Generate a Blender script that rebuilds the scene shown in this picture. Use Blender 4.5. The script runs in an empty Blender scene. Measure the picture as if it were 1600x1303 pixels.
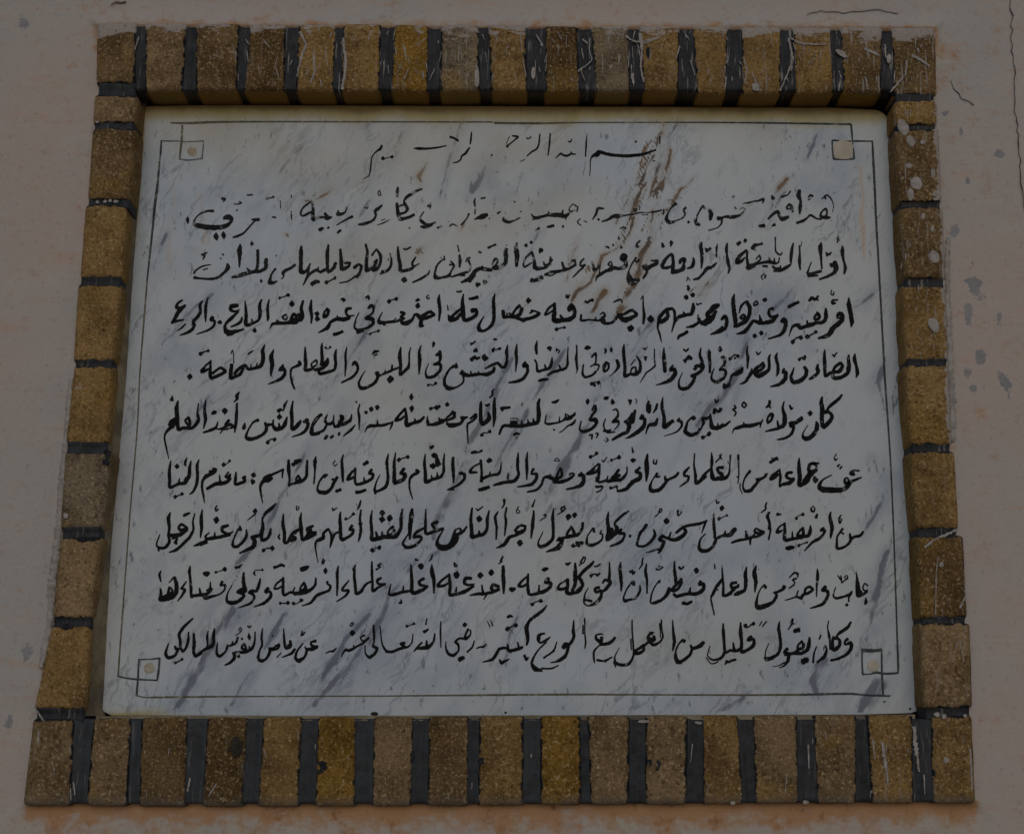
import bpy, math, random, re
import numpy as np
from mathutils import Vector, noise as mn

# ------------------------------------------------------------------ camera, sky, sun, exposure
scn = bpy.context.scene
col = scn.collection
R = math.radians
Z0 = 1.45                                   # height of the frame's lower edge above the ground
FPX = 2200.0                                # focal length in photograph pixels (1600 wide)
PITCH, YAW, ROLL = 0.21799832, -0.00581771, 0.00971522
CAM = Vector((0.02029955, -2.08524666, 0.10568115 + Z0))
fwd = Vector((math.sin(YAW)*math.cos(PITCH), math.cos(YAW)*math.cos(PITCH), math.sin(PITCH)))
rgt = Vector((math.cos(YAW), -math.sin(YAW), 0)); upv = rgt.cross(fwd)
c_, s_ = math.cos(ROLL), math.sin(ROLL)
rgt, upv = c_*rgt + s_*upv, -s_*rgt + c_*upv
cam = bpy.data.cameras.new('camera'); camo = bpy.data.objects.new('camera', cam); col.objects.link(camo)
from mathutils import Matrix
M3 = Matrix((rgt, upv, -fwd)).transposed()
camo.matrix_world = Matrix.Translation(CAM) @ M3.to_4x4()
cam.sensor_width = 36.0; cam.sensor_fit = 'HORIZONTAL'; cam.lens = 36.0*FPX/1600.0
cam.clip_end = 500; cam.clip_start = 0.05
scn.camera = camo
scn.render.resolution_x, scn.render.resolution_y = 1024, 833

SUN_EL, SUN_AZ = 26.0, -12.0                # azimuth measured from straight in front of the wall
w = bpy.data.worlds.new('World'); scn.world = w; w.use_nodes = True
wn = w.node_tree; bg = wn.nodes['Background']
sky = wn.nodes.new('ShaderNodeTexSky'); sky.sky_type = 'NISHITA'; sky.sun_disc = False
sky.sun_elevation = R(SUN_EL); sky.sun_rotation = R(180 + SUN_AZ); sky.dust_density = 1.0; sky.air_density = 1.0
wn.links.new(sky.outputs[0], bg.inputs[0]); bg.inputs[1].default_value = 0.10
sun = bpy.data.lights.new('sun', 'SUN'); sun.energy = 0.75; sun.angle = R(50); sun.color = (1.0, 0.985, 0.96)
so = bpy.data.objects.new('sun', sun); col.objects.link(so)
sd = Vector((math.sin(R(SUN_AZ))*math.cos(R(SUN_EL)), -math.cos(R(SUN_AZ))*math.cos(R(SUN_EL)), math.sin(R(SUN_EL))))
so.rotation_euler = sd.to_track_quat('Z', 'Y').to_euler(); so.location = (0, -5, 6)
scn.view_settings.view_transform = 'Standard'; scn.view_settings.look = 'None'
scn.view_settings.exposure = -0.95; scn.view_settings.gamma = 1.0

FACE, WALL, MARB, BACK = 0.0, 0.016, 0.048, 0.080      # y of brick faces, plaster, marble face, niche back

def at(u, v, Y):
    """point of the plane y = Y seen at photograph pixel (u, v)"""
    d = fwd + rgt*((u-800)/FPX) - upv*((v-651.5)/FPX)
    t = (Y - CAM.y)/d.y
    return CAM + d*t

# ------------------------------------------------------------------ helpers
def empty(name, loc, **pr):
    o = bpy.data.objects.new(name, None); col.objects.link(o); o.location = loc
    o.empty_display_size = 0.1
    for k, v in pr.items(): o[k] = v
    return o

def build(name, V, F, mat, parent=None, smooth=False, attrs=None, **pr):
    me = bpy.data.meshes.new(name)
    off = Vector((0, 0, 0)); p = parent
    while p is not None: off += p.location; p = p.parent
    me.from_pydata([tuple(Vector(v)-off) for v in V], [], F)
    me.materials.append(mat)
    if smooth: me.polygons.foreach_set('use_smooth', [True]*len(me.polygons))
    for k, vals in (attrs or {}).items():
        a = me.attributes.new(k, 'FLOAT', 'POINT'); a.data.foreach_set('value', vals)
    me.update()
    o = bpy.data.objects.new(name, me); col.objects.link(o)
    if parent is not None: o.parent = parent
    for k, v in pr.items(): o[k] = v
    return o

class NT:
    def __init__(s, name):
        s.m = bpy.data.materials.new(name); s.m.use_nodes = True; s.t = s.m.node_tree
        s.b = s.t.nodes['Principled BSDF']; s.pos = s.n('ShaderNodeNewGeometry').outputs['Position']
    def n(s, k, **kw):
        x = s.t.nodes.new(k)
        for a, b in kw.items(): setattr(x, a, b)
        return x
    def l(s, a, b): s.t.links.new(a, b)
    def put(s, sock, v):
        if isinstance(v, (int, float)): sock.default_value = v
        elif isinstance(v, tuple): sock.default_value = (*v, 1.0) if (len(v) == 3 and sock.type == 'RGBA') else v
        else: s.l(v, sock)
    def map(s, rot=(0,0,0), sc=(1,1,1), loc=(0,0,0), src=None):
        x = s.n('ShaderNodeMapping'); s.l(src or s.pos, x.inputs[0])
        x.inputs[1].default_value = loc; x.inputs[2].default_value = rot; x.inputs[3].default_value = sc
        return x.outputs[0]
    def noise(s, vec, scale, det=4, rough=.55, dist=0, off=0):
        x = s.n('ShaderNodeTexNoise'); s.l(vec, x.inputs['Vector'])
        x.inputs['Scale'].default_value = scale; x.inputs['Detail'].default_value = det
        x.inputs['Roughness'].default_value = rough; x.inputs['Distortion'].default_value = dist
        return x.outputs[0]
    def vor(s, vec, scale, feat='F1', out=0):
        x = s.n('ShaderNodeTexVoronoi'); x.feature = feat; s.l(vec, x.inputs['Vector']); x.inputs['Scale'].default_value = scale
        return x.outputs[out]
    def ramp(s, f, a, b, lo=0.0, hi=1.0, smooth=True):
        x = s.n('ShaderNodeMapRange'); x.interpolation_type = 'SMOOTHSTEP' if smooth else 'LINEAR'
        s.put(x.inputs[0], f)
        x.inputs[1].default_value = a; x.inputs[2].default_value = b; x.inputs[3].default_value = lo; x.inputs[4].default_value = hi
        return x.outputs[0]
    def math(s, op, a, b=0.0, c=None):
        x = s.n('ShaderNodeMath'); x.operation = op; s.put(x.inputs[0], a); s.put(x.inputs[1], b)
        if c is not None: s.put(x.inputs[2], c)
        return x.outputs[0]
    def mix(s, f, a, b, mode='MIX'):
        x = s.n('ShaderNodeMix'); x.data_type = 'RGBA'; x.blend_type = mode
        s.put(x.inputs[0], f); s.put(x.inputs[6], a); s.put(x.inputs[7], b); return x.outputs[2]
    def attr(s, name, out='Fac'):
        x = s.n('ShaderNodeAttribute'); x.attribute_name = name; return x.outputs[out]
    def sep(s, v=None):
        x = s.n('ShaderNodeSeparateXYZ'); s.l(v or s.pos, x.inputs[0]); return x.outputs
    def bump(s, h, dist, strength=1.0, prev=None):
        x = s.n('ShaderNodeBump'); s.put(x.inputs['Height'], h); x.inputs['Distance'].default_value = dist
        x.inputs['Strength'].default_value = strength
        if prev is not None: s.l(prev, x.inputs['Normal'])
        return x.outputs[0]
    def done(s, colr, rough=.8, nrm=None, spec=.3):
        s.put(s.b.inputs['Base Color'], colr); s.put(s.b.inputs['Roughness'], rough)
        s.b.inputs['Specular IOR Level'].default_value = spec
        if nrm is not None: s.l(nrm, s.b.inputs['Normal'])
        return s.m

# ------------------------------------------------------------------ materials
def mat_plaster():
    t = NT('plaster'); P = t.pos
    big = t.noise(P, 2.2, 4); mid = t.noise(P, 11, 6, .65); fine = t.noise(P, 160, 5, .7)
    c = t.mix(t.ramp(big, .35, .65), (.455, .375, .335), (.40, .38, .365))
    c = t.mix(t.ramp(mid, .48, .72, 0, .5), c, (.46, .41, .37))
    # sideways scuffs of pinkish primer
    scf = t.noise(t.map(sc=(3, 1, 14)), 3, 6, .7, 1.0)
    c = t.mix(t.math('MULTIPLY', t.ramp(scf, .52, .66, 0, .7), t.ramp(mid, .44, .56)), c, (.46, .33, .26))
    spots = t.noise(P, 55, 3, .6)
    c = t.mix(t.ramp(spots, .66, .76, 0, .45), c, (.36, .21, .14))
    # rust streaks where the frame drains
    ru = t.noise(t.map(sc=(9, 1, 13)), 3, 7, .74, .6)
    ru2 = t.noise(P, 30, 5, .7)
    pale = t.noise(t.map(sc=(5, 1, 3)), 4, 5, .7)
    c = t.mix(t.math('MULTIPLY', t.ramp(t.attr('rust'), .02, .3), t.ramp(pale, .46, .58, 0, .8)), c, (.43, .385, .32))
    rr = t.math('ADD', t.attr('rust'), t.math('MULTIPLY', t.math('SUBTRACT', t.math('ADD', ru, ru2), 1.0), 1.6))
    m = t.ramp(rr, .12, .72, 0, .85)
    c = t.mix(m, c, (.40, .205, .085))
    pe = t.math('ADD', t.attr('peel'), t.math('MULTIPLY', t.math('SUBTRACT', t.noise(P, 42, 6, .72), .5), 3.0))
    c = t.mix(t.math('MULTIPLY', t.ramp(t.attr('peel'), .1, .3), t.ramp(pe, .50, .62, 0, .8)), c, t.mix(t.ramp(ru2, .4, .6), (.185, .195, .215), (.245, .25, .265)))
    m2 = t.math('MULTIPLY', t.attr('rust'), t.ramp(ru2, .56, .70))
    c = t.mix(m2, c, (.17, .075, .028))
    c = t.mix(t.ramp(fine, .58, .72, 0, .45), c, (.20, .17, .15))
    c = t.mix(t.ramp(t.noise(P, 75, 5, .7), .42, .30, 0, .5), c, (.29, .25, .23))
    tr = t.noise(t.map(sc=(1, 1, 2.2)), 26, 5, .65, .8)
    h = t.math('ADD', t.math('MULTIPLY', mid, 1.0), t.math('ADD', t.math('MULTIPLY', tr, .45), t.math('MULTIPLY', fine, .45)))
    weave = t.noise(t.map(sc=(1, 1, .08)), 420, 2, .5); weave2 = t.noise(t.map(sc=(.08, 1, 1)), 420, 2, .5)
    h = t.math('ADD', h, t.math('MULTIPLY', t.math('ADD', weave, weave2), .16))
    return t.done(c, .9, t.bump(h, .0028, .7), .2)

def mat_brick(name='sandy_brick'):
    t = NT(name); P = t.pos
    oi = t.n('ShaderNodeObjectInfo'); base = oi.outputs['Color']; rnd = oi.outputs['Random']
    comb = t.n('ShaderNodeVectorMath'); comb.operation = 'ADD'; t.l(P, comb.inputs[0])
    cx = t.n('ShaderNodeCombineXYZ'); t.l(t.math('MULTIPLY', rnd, 9.0), cx.inputs[0]); t.l(t.math('MULTIPLY', rnd, 5.0), cx.inputs[2]); t.l(cx.outputs[0], comb.inputs[1])
    Q = comb.outputs[0]
    cl = t.noise(Q, 16, 5, .6); gr = t.noise(Q, 205, 5, .85); g2 = t.noise(Q, 75, 5, .75)
    c = t.mix(t.ramp(cl, .36, .66), base, t.mix(1.0, base, (.55, .52, .48), 'MULTIPLY'))
    c = t.mix(t.ramp(t.noise(Q, 9, 3), .54, .68, 0, .45), c, (.34, .20, .045))
    c = t.mix(t.ramp(g2, .52, .64, 0, .55), c, t.mix(1.0, c, (.42, .38, .34), 'MULTIPLY'))
    pit = t.ramp(gr, .445, .37)
    c = t.mix(pit, c, (.030, .019, .010))
    c = t.mix(t.ramp(gr, .55, .63, 0, .9), c, (.56, .43, .25))
    d = t.vor(Q, 190); c = t.mix(t.math('MULTIPLY', t.ramp(d, .22, .10), t.ramp(t.noise(Q, 60, 2), .48, .56, 0, .8)), c, (.05, .032, .018))
    # joint paint dragged ragged over the brick edges
    e = t.attr('edge'); rag = t.noise(P, 70, 5, .7)
    ed = t.math('ADD', e, t.math('MULTIPLY', t.math('SUBTRACT', rag, .5), .019))
    c = t.mix(t.ramp(ed, .0036, .0020), c, (.014, .016, .020))
    # whitewash brushed over the upper brick ends
    ww = t.noise(t.map(sc=(9, 1, 40)), 3.2, 6, .7); w2 = t.noise(P, 24, 4, .6)
    m = t.math('ADD', t.attr('wash'), t.math('MULTIPLY', t.math('SUBTRACT', t.math('MULTIPLY', t.math('ADD', ww, w2), .5), .5), 3.6))
    mm = t.math('MULTIPLY', t.ramp(m, .42, .60), t.ramp(gr, .36, .46, .35, 1))
    c = t.mix(t.math('MULTIPLY', mm, .95), c, (.42, .365, .33))
    # dry white streaks
    st = t.noise(t.map(rot=(0, R(6), 0), sc=(60, 1, 5)), 3.0, 3, .5)
    c = t.mix(t.math('MULTIPLY', t.attr('streak'), t.ramp(st, .60, .66, 0, .8)), c, (.38, .345, .315))
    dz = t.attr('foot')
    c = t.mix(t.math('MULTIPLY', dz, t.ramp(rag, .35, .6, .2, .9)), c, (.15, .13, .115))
    # rusty damp on the underside of the recess
    c = t.mix(t.math('MULTIPLY', t.attr('reveal'), t.ramp(cl, .3, .7, .6, .95)), c, (.33, .18, .035))
    h = t.math('ADD', gr, t.math('MULTIPLY', g2, 1.1)); h = t.math('SUBTRACT', h, t.math('MULTIPLY', t.ramp(d, .25, .05), .5))
    return t.done(c, .93, t.bump(h, .0022, 1.0), .15)

def mat_mortar():
    t = NT('joint_paint'); P = t.pos
    a = t.noise(P, 40, 5, .65); b = t.noise(P, 260, 4, .7); s = t.noise(t.map(sc=(30, 1, 3)), 4, 3)
    c = t.mix(t.ramp(a, .4, .65), (.010, .011, .014), (.026, .028, .034))
    c = t.mix(t.ramp(b, .60, .70, 0, .5), c, (.07, .07, .07))
    c = t.mix(t.ramp(s, .52, .66, 0, .6), c, (.026, .028, .032))
    c = t.mix(t.math('MULTIPLY', t.attr('pale'), t.ramp(a, .3, .6, .5, 1)), c, (.033, .037, .042))
    ws = t.noise(t.map(rot=(0, R(5), 0), sc=(70, 1, 6)), 3.0, 4, .6)
    c = t.mix(t.math('MULTIPLY', t.attr('wash'), t.ramp(ws, .57, .66, 0, .85)), c, (.36, .33, .31))
    c = t.mix(t.math('MULTIPLY', t.attr('reveal'), t.ramp(a, .35, .6, .3, .85)), c, (.05, .028, .010))
    return t.done(c, .62, t.bump(t.math('ADD', a, t.math('MULTIPLY', b, .4)), .003, .8), .35)

def mat_fillet():
    t = NT('bedding_cement'); P = t.pos
    a = t.noise(P, 22, 6, .65); b = t.noise(P, 220, 4, .7)
    c = t.mix(t.ramp(a, .38, .64), (.17, .135, .085), (.30, .245, .155))
    c = t.mix(t.ramp(t.noise(P, 9, 4), .5, .64, 0, .8), c, (.12, .10, .08))
    c = t.mix(t.ramp(b, .35, .26, 0, .8), c, (.04, .03, .02))
    return t.done(c, .85, t.bump(t.math('ADD', a, t.math('MULTIPLY', b, .3)), .004, .9), .2)

def mat_marble():
    t = NT('veined_marble'); P = t.pos
    big = t.noise(P, 2.4, 3); cl = t.noise(P, 7, 5, .6)
    c = t.mix(t.ramp(big, .36, .62), (.455, .505, .56), (.49, .515, .535))
    c = t.mix(t.ramp(cl, .50, .70, 0, .6), c, (.335, .40, .475))
    warp = t.noise(P, 5, 4, .6)
    # stretched coordinates: strong veins fall from upper right to lower left
    def veinmap(ang, sx, sz, k):
        v = t.n('ShaderNodeVectorMath'); v.operation = 'ADD'
        cx = t.n('ShaderNodeCombineXYZ'); t.l(t.math('MULTIPLY', warp, k), cx.inputs[0]); t.l(t.math('MULTIPLY', warp, k*.5), cx.inputs[2])
        t.l(P, v.inputs[0]); t.l(cx.outputs[0], v.inputs[1])
        r = t.map(rot=(0, R(ang), 0), src=v.outputs[0])          # turn the vein direction upright ...
        return t.map(sc=(sx, 1, sz), src=r)                      # ... then stretch along it
    g = t.attr('grey'); br = t.attr('brown'); cl_ = t.attr('cloud')
    v1 = t.noise(veinmap(-33, 1, .36, .14), 12, 6, .62)
    ridge = t.ramp(t.math('ABSOLUTE', t.math('SUBTRACT', v1, .5)), .030, .0)
    v2 = t.noise(veinmap(-36, 1, .34, .10), 30, 5, .62)
    v3 = t.noise(veinmap(-28, 1, .20, .18), 7, 6, .62)
    ridge3 = t.ramp(t.math('ABSOLUTE', t.math('SUBTRACT', v3, .5)), .011, .002)
    ridge4 = t.ramp(t.math('ABSOLUTE', t.math('SUBTRACT', v3, .56)), .009, .002)
    ridge2 = t.ramp(t.math('ABSOLUTE', t.math('SUBTRACT', v2, .47)), .022, .0)
    patchy = t.ramp(t.noise(t.map(rot=(0, R(-30), 0), sc=(1, 1, .45)), 6, 5, .7), .50, .64)
    c = t.mix(t.math('MULTIPLY', t.math('MULTIPLY', ridge, patchy), .34), c, (.14, .165, .21))
    c = t.mix(t.math('MULTIPLY', t.math('MULTIPLY', ridge2, patchy), .30), c, (.13, .15, .19))
    gate = t.ramp(t.noise(P, 8, 4, .6), .46, .60, .05, 1)
    c = t.mix(t.math('MULTIPLY', t.math('MAXIMUM', ridge3, ridge4), t.math('MULTIPLY', gate, .42)), c, (.09, .105, .14))
    sm = t.ramp(v1, .52, .68)
    c = t.mix(t.math('MULTIPLY', sm, .30), c, (.25, .29, .36))
    # the traced veins, broken up by fine noise
    brk = t.noise(veinmap(-32, 1, .24, .06), 42, 7, .70)
    c = t.mix(t.math('MULTIPLY', t.attr('halo'), t.ramp(brk, .36, .60, .2, .85)), c, (.20, .24, .32))
    mg = t.ramp(t.math('ADD', g, t.math('MULTIPLY', t.math('SUBTRACT', brk, .5), 1.5)), .24, .72)
    c = t.mix(t.math('MULTIPLY', mg, .78), c, (.085, .10, .14))
    c = t.mix(t.math('MULTIPLY', t.attr('bhalo'), t.ramp(brk, .36, .60, .25, .9)), c, (.33, .255, .175))
    mb = t.ramp(t.math('ADD', br, t.math('MULTIPLY', t.math('SUBTRACT', brk, .5), 1.7)), .34, .75)
    c = t.mix(t.math('MULTIPLY', mb, .95), c, t.mix(t.ramp(brk, .42, .58), (.050, .030, .018), (.15, .088, .042)))
    # flecks
    fk = t.noise(t.map(rot=(0, R(-30), 0), sc=(1.5, 1, .6)), 62, 5, .7)
    c = t.mix(t.math('MULTIPLY', t.ramp(fk, .585, .66), t.ramp(cl, .42, .56, .15, .85)), c, (.11, .13, .16))
    # warm clouding, rust drips below the brick head, cream runs
    c = t.mix(t.math('MULTIPLY', cl_, t.ramp(cl, .35, .65, .35, 1)), c, (.47, .415, .325))
    dr = t.noise(t.map(sc=(6, 1, 3)), 3.5, 6, .7)
    st = t.ramp(t.math('ADD', t.attr('stain'), t.math('MULTIPLY', t.math('SUBTRACT', dr, .5), .9)), .25, .95)
    c = t.mix(t.math('MULTIPLY', st, .92), c, (.40, .33, .14))
    st2 = t.ramp(t.math('ADD', t.attr('stain'), t.math('MULTIPLY', t.math('SUBTRACT', dr, .5), .7)), .85, 1.25)
    c = t.mix(t.math('MULTIPLY', st2, .8), c, (.17, .10, .03))
    cr = t.ramp(t.math('ADD', t.attr('cream'), t.math('MULTIPLY', t.math('SUBTRACT', dr, .5), .6)), .35, .8)
    c = t.mix(t.math('MULTIPLY', cr, .7), c, (.50, .36, .25))
    fine = t.noise(P, 260, 3, .6)
    h = t.math('ADD', t.noise(P, 24, 3), t.math('MULTIPLY', fine, .12))
    t.l(t.ramp(cl, .3, .7, .42, .62), t.b.inputs['Roughness'])
    m = t.done(c, .5, t.bump(h, .0012, .5), .35)
    t.l(t.ramp(cl, .3, .7, .42, .62), t.b.inputs['Roughness'])
    return m

def mat_ink(name, a, b, wear, worn=(.30, .31, .31)):
    t = NT(name); P = t.pos
    n1 = t.noise(P, 90, 5, .7); n2 = t.noise(P, 6, 2)
    c = t.mix(t.ramp(n1, .4, .65), a, b)
    f = t.math('ADD', n1, t.math('MULTIPLY', t.math('SUBTRACT', n2, .5), .30))
    c = t.mix(t.ramp(f, wear, wear+.035), c, worn)
    return t.done(c, .75, t.bump(n1, .0008, .6), .12)

def mat_flat(name, a, b, sc=40, rough=.85):
    t = NT(name); n = t.noise(t.pos, sc, 5, .65)
    return t.done(t.mix(t.ramp(n, .35, .65), a, b), rough, t.bump(n, .002, .6), .2)

PLASTER = mat_plaster(); BRICK = mat_brick(); MORTAR = mat_mortar(); FILLET = mat_fillet();  MARBLE = mat_marble()
INK = mat_ink('black_letter_paint', (.005, .005, .006), (.012, .012, .014), .66)
INKWORN = mat_ink('worn_letter_paint', (.011, .011, .013), (.026, .026, .028), .595)
LINE = mat_ink('green_black_line_paint', (.040, .052, .050), (.085, .10, .095), .60, (.25, .235, .19))
LINETEAL = mat_ink('thin_teal_line_paint', (.085, .115, .115), (.15, .18, .18), .58, (.30, .32, .32))
LINEFADE = mat_ink('faded_line_paint', (.10, .095, .065), (.17, .155, .11), .60, (.30, .28, .23))
WHITE = mat_flat('whitewash', (.26, .235, .215), (.39, .355, .33), 90)
CREAM = mat_flat('cream_putty', (.44, .39, .32), (.50, .45, .38), 50)
CRACK = mat_flat('crack_dirt', (.05, .038, .03), (.10, .078, .062), 60)
PEEL = mat_flat('bare_grey_plaster', (.14, .15, .165), (.20, .205, .215), 50)
DARK = mat_flat('near_black', (.020, .017, .013), (.045, .036, .026), 60)  # near-black brown for the hole, slab gap, chips and niche back
PUTTYRING = mat_flat('old_putty', (.33, .29, .20), (.44, .41, .33), 160)
SPILL = mat_flat('spilled_joint_paint', (.010,.011,.014), (.030,.032,.036), 90)

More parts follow.
